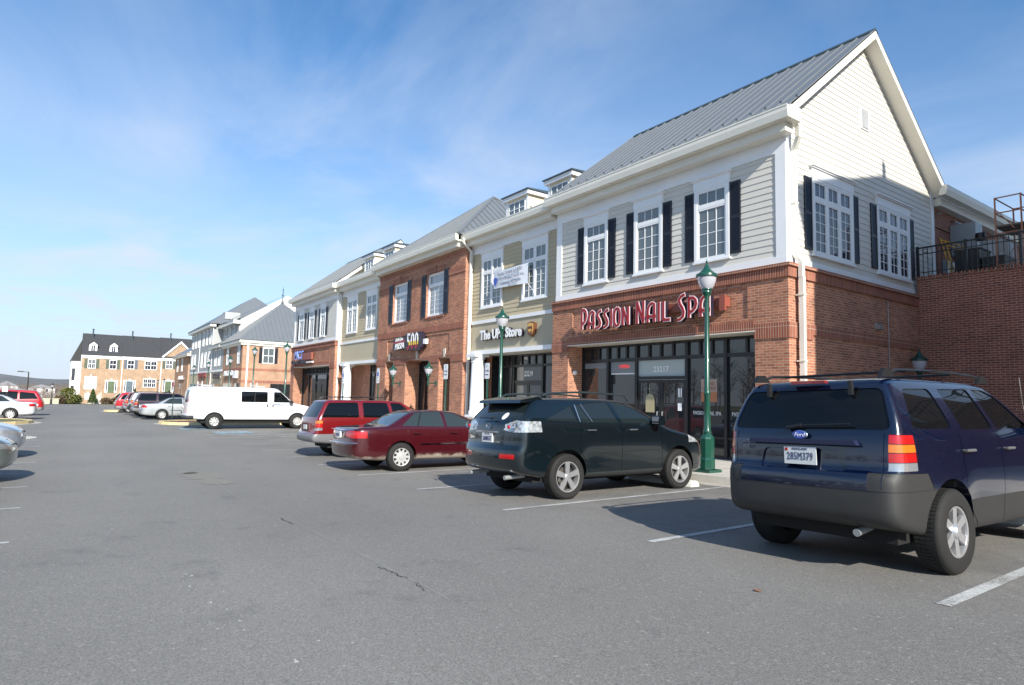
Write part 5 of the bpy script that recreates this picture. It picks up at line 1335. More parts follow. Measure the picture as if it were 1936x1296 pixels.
def mudpaint(m):
    t=m.node_tree; b=t.nodes['Principled BSDF']; tcn=N(t,'ShaderNodeTexCoord'); sp_=N(t,'ShaderNodeSeparateXYZ'); t.links.new(tcn.outputs['Object'],sp_.inputs[0])
    n=N(t,'ShaderNodeTexNoise',i={'Scale':4.0,'Detail':8,'Roughness':.7}); t.links.new(tcn.outputs['Object'],n.inputs[0])
    a=N(t,'ShaderNodeMapRange',i={1:.52,2:.22}); t.links.new(sp_.outputs[2],a.inputs[0]); c=N(t,'ShaderNodeMath',operation='ADD'); t.links.new(a.outputs[0],c.inputs[0]); t.links.new(n.outputs[0],c.inputs[1])
    d=N(t,'ShaderNodeMapRange',i={1:.98,2:1.22,4:.85}); t.links.new(c.outputs[0],d.inputs[0]); col=tuple(b.inputs['Base Color'].default_value)
    mx=N(t,'ShaderNodeMix',data_type='RGBA'); t.links.new(d.outputs[0],mx.inputs[0]); mx.inputs[6].default_value=col; mx.inputs[7].default_value=(.36,.31,.25,1); t.links.new(mx.outputs[2],b.inputs['Base Color'])
    i=N(t,'ShaderNodeMath',operation='SUBTRACT',i={0:1.0}); t.links.new(d.outputs[0],i.inputs[1]); t.links.new(i.outputs[0],b.inputs['Coat Weight']); r=N(t,'ShaderNodeMapRange',i={3:.25,4:.8}); t.links.new(d.outputs[0],r.inputs[0]); t.links.new(r.outputs[0],b.inputs['Roughness'])
    return m
WINE=mudpaint(paint('burgundy',(.052,.0028,.006),.15))
sedan=make_car('saloon_car','burgundy saloon car with muddy sills parked between the dark crossover and the red suv',sed,WINE,'car','cars parked facing the shops',h=.032,extra=sed_x)
place(sedan,-14.0,6.28,math.radians(-1.0))
# ---- long SUV (red)
exp=dict(wb=2.83,wr=.365,arch=.42,track=.745,tw=.225,rim=.205,wstyle='six',bow=.035,k=.075,flare=.02,
 side=[(-.85,.42),(-1.12,.44),(-1.14,.66),(-1.02,.70),(-1.01,1.0),(-.97,1.15),(-.72,1.60),(-.62,1.66),(-.4,1.685),(.5,1.69),(1.4,1.68),(1.75,1.62),(2.36,1.16),(2.55,1.12),(3.35,1.04),(3.55,.95),(3.62,.72),(3.66,.60),(3.66,.42),(3.45,.34),(2.9,.34),(-.3,.36)],
 front=[(0,.32),(.72,.33),(.80,.40),(.84,.55),(.86,.78),(.855,1.0),(.835,1.14),(.66,1.60),(.58,1.67),(.3,1.69),(0,1.70)],
 plan=[(.0,-1.18),(.72,-1.16),(.86,-1.05),(.90,-.4),(.90,3.0),(.84,3.50),(.6,3.68),(0,3.72)])
exp['cuts']=[
 ([(1,R([(-.70,1.15),(.70,1.15),(.60,1.60),(-.60,1.60)],.08),-1.4,-.4)],GLASS_,.008,TRIM_),
 ([(1,R([(-.66,1.16),(.66,1.16),(.55,1.60),(-.55,1.60)],.06),1.5,2.7)],GLASS_,.008,TRIM_),
 (both(R([(-.83,1.15),(-.60,1.57),(.28,1.59),(.28,1.15)],.06)),GLASS_,.008,CLR_),
 (both(R([(.42,1.15),(.42,1.59),(1.20,1.59),(1.28,1.15)],.05)),GLASS_,.008,CLR_),
 (both(R([(1.38,1.15),(1.30,1.59),(1.62,1.58),(2.16,1.15)],.05)),GLASS_,.008,CLR_),
 ([(0,[(-1.3,.38),(-1.3,.68),(-.42,.68),(-.42,.38)],-1.2,1.2)],CLAD_,.004,CLAD_),
 (sides_y([(.66,.86),(.66,.98),(1.0,.98),(1.0,.86)],-1.3,-.80),RED_,.005,TRIM_),
 (sides_y([(.66,.98),(.66,1.06),(1.0,1.06),(1.0,.98)],-1.3,-.80),AMB_,.006,TRIM_),
 (sides_y([(.66,.78),(.66,.858),(1.0,.858),(1.0,.78)],-1.3,-.80),CLR_,.005,TRIM_),
]
exp['seams']=seam(.35,.40,.35,1.62)+seam(1.30,.40,1.32,1.14)+seam(2.28,.42,2.24,1.14)
exp['clad']=mat('silver_bumper',(.20,.20,.21),.45,metal=.3)
def exp_x(root,pm):
    for s in (-1,1):
        b=MB(); b.path([(s*.56,-.50,1.69),(s*.56,-.40,1.745),(s*.56,1.15,1.755),(s*.56,1.28,1.70)],.014,6); b.build('roof_rail',BLK,root)
        mirror_(root,s*.80,2.10,1.13,s,TRIM)
        for y in (.60,1.52): handle_(root,s*.855,y,1.0,s,TRIM)
    for y in (-.1,.75):
        b=MB(); b.tube((-.56,y,1.75),(.56,y,1.75),.016,6); b.build('roof_crossbar',BLK,root)
    b=MB(); b.box(-.155,.155,-1.055,-1.02,.80,.93); b.build('licence_plate',PLATE,root)
    b=MB(); b.prism([(-.40,.74),(-.36,.98),(.36,.98),(.40,.74)],-1.043,-1.00,1); b.build('tailgate_panel',mat('dark_red_panel',(.07,.006,.008),.35),root)
REDP=paint('red',(.16,.005,.007),.1)
explorer=make_car('suv','bright red long suv with roof rack parked left of the burgundy saloon',exp,REDP,'suv','cars parked facing the shops',h=.036,extra=exp_x)
place(explorer,-18.35,6.70,math.radians(-1))
# ---- van (white)
van=dict(wb=3.92,wr=.385,arch=.45,track=.86,tw=.24,rim=.205,wstyle='steel',bow=.03,k=.09,flare=.015,
 side=[(-1.05,.50),(-1.32,.50),(-1.33,.62),(-1.26,.66),(-1.25,1.2),(-1.18,1.85),(-1.05,2.03),(-.8,2.07),(1.5,2.09),(2.7,2.08),(2.95,2.02),(3.70,1.34),(3.85,1.28),(4.55,1.16),(4.74,1.05),(4.80,.75),(4.84,.70),(4.84,.48),(4.6,.42),(3.5,.42),(-.3,.44)],
 front=[(0,.40),(.86,.41),(.94,.50),(.985,.75),(.995,1.1),(.975,1.35),(.86,1.98),(.76,2.07),(.4,2.10),(0,2.11)],
 plan=[(.0,-1.36),(.90,-1.34),(1.0,-1.24),(1.03,-.4),(1.03,4.1),(.95,4.70),(.7,4.86),(0,4.90)])
van['cuts']=[
 (both(R([(1.18,1.33),(1.18,1.86),(2.42,1.86),(2.42,1.33)],.05)),GLASS_,.008,TRIM_),
 (both(R([(2.72,1.33),(2.72,1.86),(3.06,1.86),(3.60,1.33)],.05)),GLASS_,.008,TRIM_),
 ([(1,R([(-.80,1.34),(.80,1.34),(.72,1.90),(-.72,1.90)],.06),2.6,3.95)],GLASS_,.008,TRIM_),
 ([(1,R([(-.80,1.28),(-.06,1.28),(-.06,1.86),(-.72,1.86)],.05),-1.5,-1.0),(1,R([(.06,1.28),(.80,1.28),(.72,1.86),(.06,1.86)],.05),-1.5,-1.0)],GLASS_,.008,TRIM_),
 (sides_y([(.86,1.32),(.86,1.80),(1.05,1.72),(1.05,1.32)],-1.5,-1.12),RED_,.005,RED_),
 ([(0,[(-1.5,.40),(-1.5,.665),(-.9,.665),(-.9,.40)],-1.2,1.2)],CLAD_,.004,CLAD_),
 ([(0,[(4.4,.40),(4.4,.74),(5.0,.74),(5.0,.40)],-1.2,1.2)],CLAD_,.004,CLAD_),
 (both([(4.50,.80),(4.50,1.08),(4.9,1.04),(4.9,.80)],.6,1.4),AMB_,.005,TRIM_),
 (both([(-.6,1.085),(-.6,1.11),(1.1,1.11),(1.1,1.085)],.5,1.4),DARK_ if 0 else CLAD_,.012,DARK_),
]
van['clad']=mat('van_bumper',(.05,.05,.055),.6)
van['seams']=seam(2.55,.46,2.55,1.98)+seam(3.62,.46,3.60,1.36)+seam(1.12,.46,1.12,1.98)
def van_x(root,pm):
    for s in (-1,1):
        mirror_(root,s*.95,3.55,1.30,s,TRIM)
        for y in (2.42,2.68):
            q=MB(); q.box(min(s*.985,s*1.005),max(s*.985,s*1.005),y-.03,y+.03,1.10,1.24); q.build('door_handle',BLK,root)
        q=MB(); q.box(min(s*.95,s*.965),max(s*.95,s*.965),1.78,1.82,1.34,1.85); q.build('window_divider',TRIM,root)
    for y in (-.6,1.9):
        b=MB(); b.tube((-.78,y,2.16),(.78,y,2.16),.02,6); 
        for s in (-1,1): b.tube((s*.74,y,2.05),(s*.74,y,2.16),.02,6); b.tube((s*.74,y,2.16),(s*.80,y,2.30),.02,6)
        b.tube((.3,y,2.12),(.3,y+.5,2.12),.015,6); b.build('ladder_rack',SIGNW,root)
    text_mesh('door_lettering','VERIZON',.11,BLUE,root,(.999,3.02,1.24),(0,1,0),(0,0,1),.004,bold=.003) if 0 else text_mesh('door_lettering','MOBILE.IT',.12,BLUE,root,(1.0,3.0,1.22),(0,1,0),(0,0,1),.004,bold=.003)
VANW=paint('white',(.72,.73,.74),.0,.4)
wvan=make_car('cargo_van','white cargo van with roof ladder rack parked side on before the far shops',van,VANW,'van','cars parked facing the shops',h=.045,extra=van_x)
place(wvan,-33.80,5.74,math.radians(-1.5))
# ---- minivan
mini=dict(wb=2.95,wr=.33,arch=.38,track=.78,tw=.2,rim=.2,wstyle='cap',bow=.05,k=.10,flare=.015,
 side=[(-.80,.32),(-1.0,.36),(-1.03,.62),(-.99,.92),(-.90,1.08),(-.62,1.62),(-.45,1.70),(.5,1.75),(1.5,1.74),(1.95,1.64),(2.9,1.10),(3.3,.98),(3.65,.82),(3.78,.60),(3.76,.34),(3.5,.24),(-.3,.26)],
 front=[(0,.22),(.76,.23),(.88,.34),(.93,.6),(.93,.85),(.90,1.05),(.72,1.62),(.60,1.72),(0,1.76)],
 plan=[(.0,-1.06),(.70,-1.03),(.92,-.85),(.96,-.3),(.96,2.9),(.86,3.5),(.5,3.78),(0,3.82)])
mini['cuts']=[
 ([(1,R([(-.74,1.06),(.74,1.06),(.62,1.56),(-.62,1.56)],.08),-1.4,-.3)],GLASS_,.008,TRIM_),
 ([(1,R([(-.74,1.10),(.74,1.10),(.56,1.62),(-.56,1.62)],.06),1.7,3.1)],GLASS_,.008,TRIM_),
 (both(R([(-.66,1.12),(-.42,1.50),(.35,1.58),(.35,1.08)],.06)),GLASS_,.008,TRIM_),
 (both(R([(.45,1.08),(.45,1.59),(1.38,1.62),(1.42,1.06)],.05)),GLASS_,.008,TRIM_),
 (both(R([(1.52,1.06),(1.48,1.62),(1.88,1.58),(2.62,1.08)],.05)),GLASS_,.008,TRIM_),
 ([(0,[(-1.3,.20),(-1.3,.56),(-.40,.56),(-.40,.20)],-1.2,1.2)],CLAD_,.004,CLAD_),
 (sides_y([(.70,.80),(.70,1.02),(1.0,1.02),(1.0,.80)],-1.3,-.66),RED_,.005,RED_),
]
mini['clad']=mat('silver_lower',(.33,.34,.35),.4,metal=.4)
REDM=paint('scarlet',(.42,.012,.018),.1)
minivan=make_car('minivan','red minivan with silver bumper parked farthest along the right row by the town houses',mini,REDM,'minivan','cars parked facing the shops',h=.05)
place(minivan,-61.5,4.0)
MB().box(-.15,.15,-1.045,-1.02,.75,.88).build('licence_plate',PLATE,minivan)
copy_car(minivan,'red minivan parked behind the white saloon on the left side of the lot',-53.6,-2.45,PI,REDM,REDM)
# far copies
grp='cars parked facing the shops'
copy_car(explorer,'dark green suv half hidden behind the rear of the white van',-42.7,6.7,0,REDP,paint('green',(.01,.035,.025)))
copy_car(sedan,'silver saloon car parked beyond the mulched island behind the white van',-45.6,4.75,0,WINE,paint('silver',(.50,.52,.53),.5))
copy_car(explorer,'dark burgundy suv parked just beyond the silver saloon',-48.5,4.4,0,REDP,paint('dark_plum',(.035,.012,.018)))
copy_car(escape,'pale silver suv parked beyond the dark burgundy suv',-51.8,4.2,0,NAVY,paint('pale_silver',(.55,.55,.52),.4))
copy_car(explorer,'maroon suv parked between the pale silver suv and the red minivan',-55.6,4.3,0,REDP,paint('maroon',(.14,.01,.02)))
# left row
g2='cars parked on the left side of the lot'
a=copy_car(sedan,'white saloon car parked tail out on the left beyond the grassy island',-46.1,-2.75,PI,WINE,paint('pearl',(.66,.68,.68),.3)); a['group']=g2
a=copy_car(sedan,'pale silver blue saloon nosing in from the left edge, farther of the two noses',-21.2,-4.55,0,WINE,paint('pale_blue',(.33,.38,.45),.5)); a['group']=g2
a=copy_car(sedan,'grey green older saloon nosing in at the left edge, nearer of the two noses',-15.3,-4.4,0,WINE,paint('grey_green',(.17,.20,.19),.5)); a['group']=g2

for x,yy,l,pm in ((-12.3,-4.75,'black saloon just outside the left edge whose nose shades the stripes','black'),(-9.6,-4.8,'grey saloon outside the left edge nearest the camera','graphite')):
    a=copy_car(sedan,l,x,yy,0,WINE,paint(pm,(.01,.01,.012) if pm=='black' else (.06,.06,.065),.2)); a['group']=g2
# ------------------------------------------------------------------ street furniture
def lamp_head(b_green,b_glass,c,s=1.0):
    x,y,z=c
    b_green.lathe((x,y,z),[(.0,.62*s),(.008*s,.60*s),(.012*s,.56*s),(.03*s,.54*s),(.012*s,.52*s),(.02*s,.50*s),(.05*s,.44*s),(.085*s,.37*s),(.15*s,.315*s),(.17*s,.29*s),(.225*s,.265*s),(.232*s,.25*s),(.232*s,.205*s),(.205*s,.195*s),(.19*s,.235*s)],20)
    b_green.lathe((x,y,z),[(.12*s,-.055*s),(.125*s,-.075*s),(.10*s,-.09*s),(.10*s,-.13*s),(.105*s,-.14*s),(.08*s,-.18*s),(.05*s,-.25*s),(.045*s,-.30*s),(.055*s,-.31*s),(.055*s,-.335*s),(.042*s,-.35*s)],20)
    b_glass.lathe((x,y,z),[(.202*s,.205*s),(.195*s,.12*s),(.165*s,.03*s),(.118*s,-.06*s),(.10*s,-.075*s)],20)
def street_lamp(x,y,label,big=True,h=4.61,z0=None,mt=None,grp='green street lamps along the shop pavement'):
    z=G(x)+.152 if z0 is None else z0; mt=mt or GREEN
    t=thing('street_lamp',label,'street lamp',(x,y,z),grp)
    hz=z+h-.62
    b=MB(); g=MB(); lamp_head(b,g,(x,y,hz)); 
    b.build('lantern_cap',mt,t,smooth=35); g.build('lantern_glass',GLOBE,t,smooth=50)
    q=MB(); q.lathe((x,y,hz),[(0,.18),(.02,.16),(.03,.05),(.02,-.05),(0,-.06)],8); q.build('bulb',SIGNW,t,smooth=60)
    p=MB(); 
    prof=[(.048,h-.97),(.058,1.72),(.075,1.70),(.075,1.64),(.062,1.62),(.072,.90),(.088,.87),(.088,.83),(.078,.80)]
    p.lathe((x,y,z),prof[::-1],16)
    n=16
    for k in range(12):  # flutes
        a=2*PI*k/12; p.tube((x+.062*math.cos(a),y+.062*math.sin(a),z+.92),(x+.050*math.cos(a),y+.050*math.sin(a),z+1.60),.012,4)
    p.build('pole',mt,t,smooth=40)
    p=MB(); p.lathe((x,y,z),[(.085,.80),(.10,.78),(.14,.74),(.15,.70),(.145,.30),(.165,.27),(.165,.08),(.168,.07)],8,rot=.5)
    p.box(x-.21,x+.21,y-.21,y+.21,z-.0,z+.06); p.build('base',mt,t)
    return t
street_lamp(-8.44,11.13,'tall green street lamp on the pavement in front of the nail salon sign')
street_lamp(-16.32,11.13,'green street lamp in front of the parcel store sign')
for x,l in ((-40.8,'green street lamp in front of the blue lettered shop corner'),(-49.5,'green street lamp just left of the near row, before the far brick shop side wall'),(-58.2,'green street lamp before the corner of the far brick shop'),(-68.8,'small far green street lamp before the far tan shop front'),(-77.9,'farthest green street lamp, left of all the others along the shops')):
    street_lamp(x,11.13,l,h=5.05 if x>-45 else (5.3 if x>-55 else 5.0))
for x,y,l in ((-128,12.6,'black post lamp before the middle town house, left of a pair'),(-120,12.7,'black post lamp near the right town house, right of a pair'),(-112,-2.3,'black post lamp beside the bushes left of the town houses')):
    street_lamp(x,y,l,h=4.6 if y>0 else 3.2,z0=G(x),mt=BRONZE,grp='black post lamps by the town houses')
def wall_lantern(fr,u,z,label,mt,off=.42):
    p=fr(u,off,z); t=thing('wall_lantern',label,'wall lantern',tuple(fr(u,0,z)),'green lanterns on wall brackets')
    b=MB(); g=MB(); lamp_head(b,g,(p.x,p.y,p.z),.95); cap_=b.build('lantern_cap',mt,t,smooth=35); MB().tube(p+Vector((0,0,-.30)),p+Vector((0,0,-.62)),.04,8).build('lantern_stem',mt,t); g.build('lantern_glass',GLOBE,t,smooth=50)
    b=MB(fr); b.tube((u,off,z-.48),(u,.02,z-.48),.025,8); b.box(u-.06,u+.06,0,.03,z-.60,z-.36); b.build('bracket',mt,t)
fC=FRONT(13.86)
wall_lantern(fC,-29.55,1.0,'green wall lantern left of the arched door of the brick shop',GREEN)
wall_lantern(fC,-25.65,1.0,'green wall lantern right of the arched door of the brick shop',GREEN)
wall_lantern(RIGHT(-8.17),19.9,1.12,'dark lantern on the shaded brick side wall behind the blue suv',mat('lantern_dark_green',(.01,.05,.035),.35))
def sign_post(x,y,label,lines,top=1.14,h=.50,w=.31,blue=False,z0=None,col=None,post=None,cat='parking sign',round_=False):
    z=G(x)+.15 if z0 is None else z0
    t=thing('parking_sign',label,cat,(x,y,z)); zt=top
    MB().box(x-.03,x+.03,y-.02,y+.02,z,zt).build('post',post or GREEN,t)
    b=MB(FRONT(y-.021)); b.prism(R([(x-w/2,zt-h),(x+w/2,zt-h),(x+w/2,zt+.02),(x-w/2,zt+.02)],.03),0,.006,1); p=b.build('plate',SIGNW,t)
    for i,(s,zz,sz,m_) in enumerate(lines): text_mesh('lettering',s,sz,m_,p,(x,y-.030,zt-zz),(1,0,0),(0,0,1),.002,sx=.85)
    return t
GI=mat('sign_green_ink',(.05,.25,.12),.5)
sign_post(-17.82,11.6,'white fifteen minute sign on a green post beside the white column',[('P',.10,.13,GI),('15 MIN',.25,.10,INK),('PARKING',.38,.065,INK)],top=1.10,h=.52)
sign_post(-20.7,11.6,'white parking sign on a green post before the right end of the brick shop',[('P',.10,.13,GI),('15 MIN',.25,.10,INK),('PARKING',.38,.065,INK)],top=1.14,h=.55)
def acc(x,label):
    t=sign_post(x,11.6,label,[('RESERVED',.06,.05,BLUE),('PARKING',.42,.05,BLUE),('MAX FINE',.55,.05,INK)],top=1.12,h=.66)
    b=MB(FRONT(11.57)); b.box(x-.09,x+.09,0,.003,.78,.98); b.build('blue_field',BLUE,t)
acc(-27.1,'accessible bay sign with blue field beside the left end of the brick shop'); acc(-31.65,'accessible bay sign with blue field before the farther white column')
t=thing('no_parking_sign','white sign with red ring on a dark green post in the mulched island','no parking sign',(-41.2,4.9,G(-41)))
x,y=-41.2,4.9; MB().box(x-.03,x+.03,y-.025,y+.025,G(-41),.42).build('post',GREEND,t)
b=MB(FRONT(y-.03)); b.prism(R([(x-.24,-.14),(x+.24,-.14),(x+.24,.44),(x-.24,.44)],.04),0,.006,1); p=b.build('plate',SIGNW,t)
b=MB()
for k in range(20):
    a=2*PI*k/20;c=2*PI*(k+1)/20; b.tube((x+.16*math.cos(a),y-.045,.22+.16*math.sin(a)),(x+.16*math.cos(c),y-.045,.22+.16*math.sin(c)),.014,5)
b.tube((x-.11,y-.045,.33),(x+.11,y-.045,.11),.014,5); b.build('red_ring',RED,p)
text_mesh('letter','P',.26,INK,p,(x,y-.038,.22),(1,0,0),(0,0,1),.003)
# wheel stops
def wstop(x,label,y=9.82):
    z=G(x); b=MB(); b.prism([(y-.14,z-.01),(y-.12,z+.07),(y-.07,z+.12),(y,z+.14),(y+.07,z+.12),(y+.11,z+.06),(y+.12,z-.01)],x-.90,x+.90,0)
    tag(b.build('wheel_stop',mat('wheel_stop_white',(.72,.72,.68),.8,var=.08,vscale=5,bump=.2),smooth=40),label,'wheel stop','concrete wheel stops at the kerb')
wstop(-8.62,'white concrete wheel stop under the nose of the dark teal crossover')
wstop(-3.2,'white concrete wheel stop ahead of the near blue suv')
wstop(-14.1,'white concrete wheel stop ahead of the burgundy saloon'); wstop(-19,'white concrete wheel stop ahead of the bright red suv')
wstop(-33.9,'white concrete wheel stop ahead of the white cargo van',10.6) ; wstop(-30.2,'white concrete wheel stop of the empty accessible bay right of the van',10.4)
# tall pole with arm, leaning post, stop sign back, low wall: far left
t=thing('light_pole','tall dark light pole with a short arm standing far left against the wood','light pole',(-115,-5.2,-2.9))
b=MB(); b.tube((-115,-5.2,-3),(-115,-5.3,1.85),.10,8,.07); b.tube((-115,-5.3,1.8),(-115,-6.3,1.85),.05,6); b.box(-115.2,-114.8,-6.6,-5.9,1.78,1.92); b.build('pole',BRONZE,t)
t=thing('leaning_post','leaning dark post with pale boxed top in the grassy island behind the white saloon','post',(-47.5,-3.2,-2))
b=MB(); A=Vector((-47.5,-2.75,G(-47.5))); B=Vector((-47.5,-3.18,-.45)); b.tube(A,B,.05,6); b.build('post',BRONZE,t)
b=MB(); b.box(-47.65,-47.35,-3.35,-3.08,-.47,-.12); b.build('pale_top',mat('dusty_white',(.55,.52,.50),.7),t)
t=thing('road_sign','orange red backed road sign with white plate far left beyond the lot','sign',(-112,-4.5,-2.8))
b=MB(RIGHT(-112)); b.box(-4.53,-4.47,-.05,0,-2.9,-1.2); b.build('post',STEEL,t); b=MB(RIGHT(-112)); b.prism([(-4.5+.42*math.cos(PI/8+k*PI/4),-1.35+.42*math.sin(PI/8+k*PI/4)) for k in range(8)],.0,.02,1); b.build('octagon',mat('sign_orange',(.62,.12,.06),.5),t)
b=MB(RIGHT(-112)); b.box(-4.95,-4.6,0,.02,-2.45,-1.75); b.box(-4.62,-4.2,.0,.018,-2.3,-1.85); b.build('small_plates',mat('sign_orange',(.62,.12,.06),.5),t)
t=thing('low_stone_wall','low pale stone garden wall left of the bushes and town houses','wall',(-121,-3.5,-3))
b=MB(RIGHT(-121)); b.box(-5.6,-1.5,-.4,0,-3.2,-2.15); b.box(-5.7,-1.4,-.45,.05,-2.15,-2.05); b.build('stone_face',brickmat('pale_stone',(.50,.45,.34),(.42,.38,.30),(.3,.27,.2),bw=.5,bh=.2),t)

# ------------------------------------------------------------------ far shops of the next block
FARG='shops of the far block'
def fw(fr,t,u0,u1,z0,z1,sh=True,ma=None,rows=2):
    b=MB(fr); b.box(u0,u1,0,.05,z0-.08,z0); b.box(u0,u1,0,.05,z1,z1+.18); b.box(u0,u0+.09,0,.05,z0,z1); b.box(u1-.09,u1,0,.05,z0,z1); b.box(u0+.09,u1-.09,0,.04,(z0+z1)/2-.03,(z0+z1)/2+.03); b.box((u0+u1)/2-.02,(u0+u1)/2+.02,0,.035,z0,z1)
    w=b.build('window',WHITE,t); MB(fr).box(u0+.09,u1-.09,0,.015,z0,z1).build('pane',ma or GLW,w)
    if sh:
        for a,c in ((u0-.34,u0-.02),(u1+.02,u1+.34)): MB(fr).box(a,c,0,.04,z0-.05,z1+.1).build('shutter',SHUT,t)
t=thing('corner_shop','orange brick corner shop with hipped grey metal roof and finial across the street','building',(-67.5,14,-2.2),FARG)
MB().box(-77.3,-67.5,14,24.0,-3,4.8).build('brick_wall',BRF,t)
b=MB(); b.box(-77.5,-67.2,13.6,24.2,4.82,5.12); b.box(-77.4,-67.35,13.8,24.1,4.6,4.82); b.build('cornice',CREAM,t)
b=MB(); A=Vector((-72.2,18.9,9.95)); c=[Vector(q) for q in ((-77.6,13.5,5.13),(-67.1,13.5,5.13),(-67.1,24.3,5.13),(-77.6,24.3,5.13))]
for i in range(4):
    P,Q=c[i],c[(i+1)%4]; b.face([P,Q,A]); e=(Q-P); L=e.length; e.normalize(); nrm=e.cross(A-P).normalized(); nrm=nrm if nrm.z>0 else -nrm; up=nrm.cross(e); up=up if up.z>0 else -up
    ta=(A-P).dot(e); H=(A-P).dot(up); s=.45
    while s<L:
        h=H*s/ta if s<ta else H*(L-s)/(L-ta); B0=P+e*s; B1=B0+up*h; w=e*.015; hh=nrm*.05
        b.face([B0-w,B0-w+hh,B1-w+hh,B1-w]); b.face([B0+w,B0+w+hh,B1+w+hh,B1+w]); b.face([B0-w+hh,B0+w+hh,B1+w+hh,B1-w+hh]); s+=.45
rf=b.build('roof',ROOF,t,recalc=False)
b=MB(); b.lathe((-72.2,18.9,9.9),[(.18,0),(.12,.25),(.05,.35),(.05,.8),(.12,.9),(.05,1.0),(.04,1.5),(.09,1.56),(.03,1.62),(.0,2.0)],8); b.build('finial',ROOFD,rf)
fw(RIGHT(-67.5),t,15.95,17.15,2.85,4.35)
f14=FRONT(14)
for a in (-75.3,-69.7): fw(f14,t,a,a+1.2,2.75,4.45)
b=MB(RIGHT(-67.5)); b.box(14,24,0,.03,2.0,2.25); b.box(14,24,0,.03,.72,1.0); b.build('brick_band',BRS,t)
b=MB(f14); b.box(-77.3,-67.5,0,.03,2.0,2.25); b.build('brick_band',BRS,t)
b=MB(RIGHT(-67.5)); b.box(16.9,22.5,0,.02,-2.2,.68); b.build('storefront_glass',GLS,t); b=MB(RIGHT(-67.5))
for y in (16.9,18.3,19.7,21.1,22.44): b.box(y,y+.07,.02,.06,-2.2,.68)
b.box(16.9,22.5,.02,.055,-.1,0); b.build('storefront_frame',BLACKF,t)
b=MB(f14); b.box(-76.5,-68.3,0,.02,-2.3,.66); b.build('storefront_glass',GLS,t)
b=MB(); b.box(-67.45,-67.3,14.4,14.55,-2.2,4.8); b.build('downspout',WHITE,t)
def farsign(x0,x1,z,col,label,txt,mt):
    t=thing('shop_sign',label,'sign',(x0,13.9,z)); MB().box(x0,x1,13.85,13.98,z-.12,z+.12).build('raceway',mt,t)
    text_mesh('letters',txt,.75,col,t,((x0+x1)/2,13.8,z+.1),(1,0,0),(0,0,1),.08,bold=.03,sx=(x1-x0)/(len(txt)*.45))
farsign(-75.5,-70.5,1.62,SIGNW,'white lettered sign on the far orange brick corner shop','BISTRO',STEEL)
t2=thing('shop_sign','white light box sign beside the lettering on the far orange brick corner shop','sign',(-69.8,13.9,1.6)); MB().box(-70.2,-68.9,13.7,13.98,1.2,1.95).build('light_box',SIGNW,t2)
farsign(-82.0,-77.9,1.4,SIGNK,'dark lettered sign on the far tan sided shop','SALON',STEEL)
farsign(-92.6,-87.6,1.65,mat('sign_maroon',(.18,.02,.03),.5),'maroon lettered sign on the far grey three storey shop','CLEANERS',REDC)
farsign(-112.5,-106.5,1.5,SIGNW,'pale lettered sign on the farthest brick shop','GRILLE',STEEL)
t=thing('three_storey_shops','grey and tan sided three storey shops with hipped metal roof in the far block','building',(-90,14,-2.4),FARG)
b=MB(f14); siding(b,-101.7,-84.7,2.3,7.8,h=.2); siding(b,-84.7,-77.31,2.2,4.9,h=.2); 
b.build('siding',SIDF,t,recalc=False)
MB().box(-101.7,-77.31,14.03,25,-3,4.9).build('wall_core',SIDT,t)
MB().box(-101.7,-84.7,14.03,25,4.9,7.8).build('upper_core',SIDF,t); MB().box(-84.7,-75.5,15.1,25,4.9,7.5).build('upper_core',SIDF,t)
MB().box(-94.0,-84.7,13.96,14.02,-3,2.25).build('brick_base',BRF,t)
b=MB(); b.prism([(15.2,5.0),(25.5,5.0),(25.5,8.0),(20.3,11.3),(15.2,8.0)],-75.5,-75.3,0); b.build('white_gable',SIDW,t)
b=MB(); b.box(-102.2,-75.2,13.5,14.05,7.8,8.15) if 0 else None
b.box(-102.2,-84.2,13.5,14.2,7.8,8.15); b.box(-84.2,-75.1,14.4,15.3,7.5,7.9); b.box(-84.6,-77.4,13.5,14.1,4.9,5.2); b.build('cornice',CREAM,t)
b=MB(); b.face([(-102.3,13.4,8.16),(-84.0,13.4,8.16),(-88.5,19.5,12.6),(-97,19.5,12.6)]); b.face([(-84.0,13.4,8.16),(-84,25.5,8.16),(-88.5,19.5,12.6)]); b.face([(-102.3,13.4,8.16),(-102.3,25.5,8.16),(-97,19.5,12.6)])
b.face([(-84.2,14.3,7.92),(-75.1,14.3,7.92),(-75.1,20.3,11.5),(-84.2,20.3,11.5)]); b.face([(-84.6,13.4,5.21),(-77.4,13.4,5.21),(-77.4,15.1,6.0),(-84.6,15.1,6.0)])
b.build('roof',ROOF,t,recalc=False)
MB().box(-86.5,-84.6,15.2,17,8.9,9.8).build('roof_dormer',SIDF,t)
for a in (-91.9,-89.3,-86.9): fw(f14,t,a,a+1.1,5.7,7.5,False,SHUT if 0 else None)
for a in (-100.5,-98.2,-95.8): fw(f14,t,a,a+1.1,5.7,7.5,False)
for a in (-100.5,-98.2,-92.4,-89.8,-87.2,-82.5,-80.2): fw(f14,t,a,a+1.15,2.8,4.6,False)
fr15=FRONT(15.1)
for a in (-83.2,-81.0,-78.5): fw(fr15,t,a,a+1.1,5.7,7.3,False)
b=MB(f14); b.box(-101,-78,.0,.02,-2.4,.6); b.build('storefront_glass',GLS,t)
b=MB(f14); b.box(-101.7,-77.35,.0,.06,2.05,2.28); b.box(-84.72,-84.55,0,.06,-2.4,7.8); b.box(-94.1,-93.95,0,.06,2.2,7.8); b.build('trim_board',WHITE,t)
t=thing('end_shop','farthest brick shop with grey skirt roof at the end of the far block','building',(-104,14,-2.7),FARG)
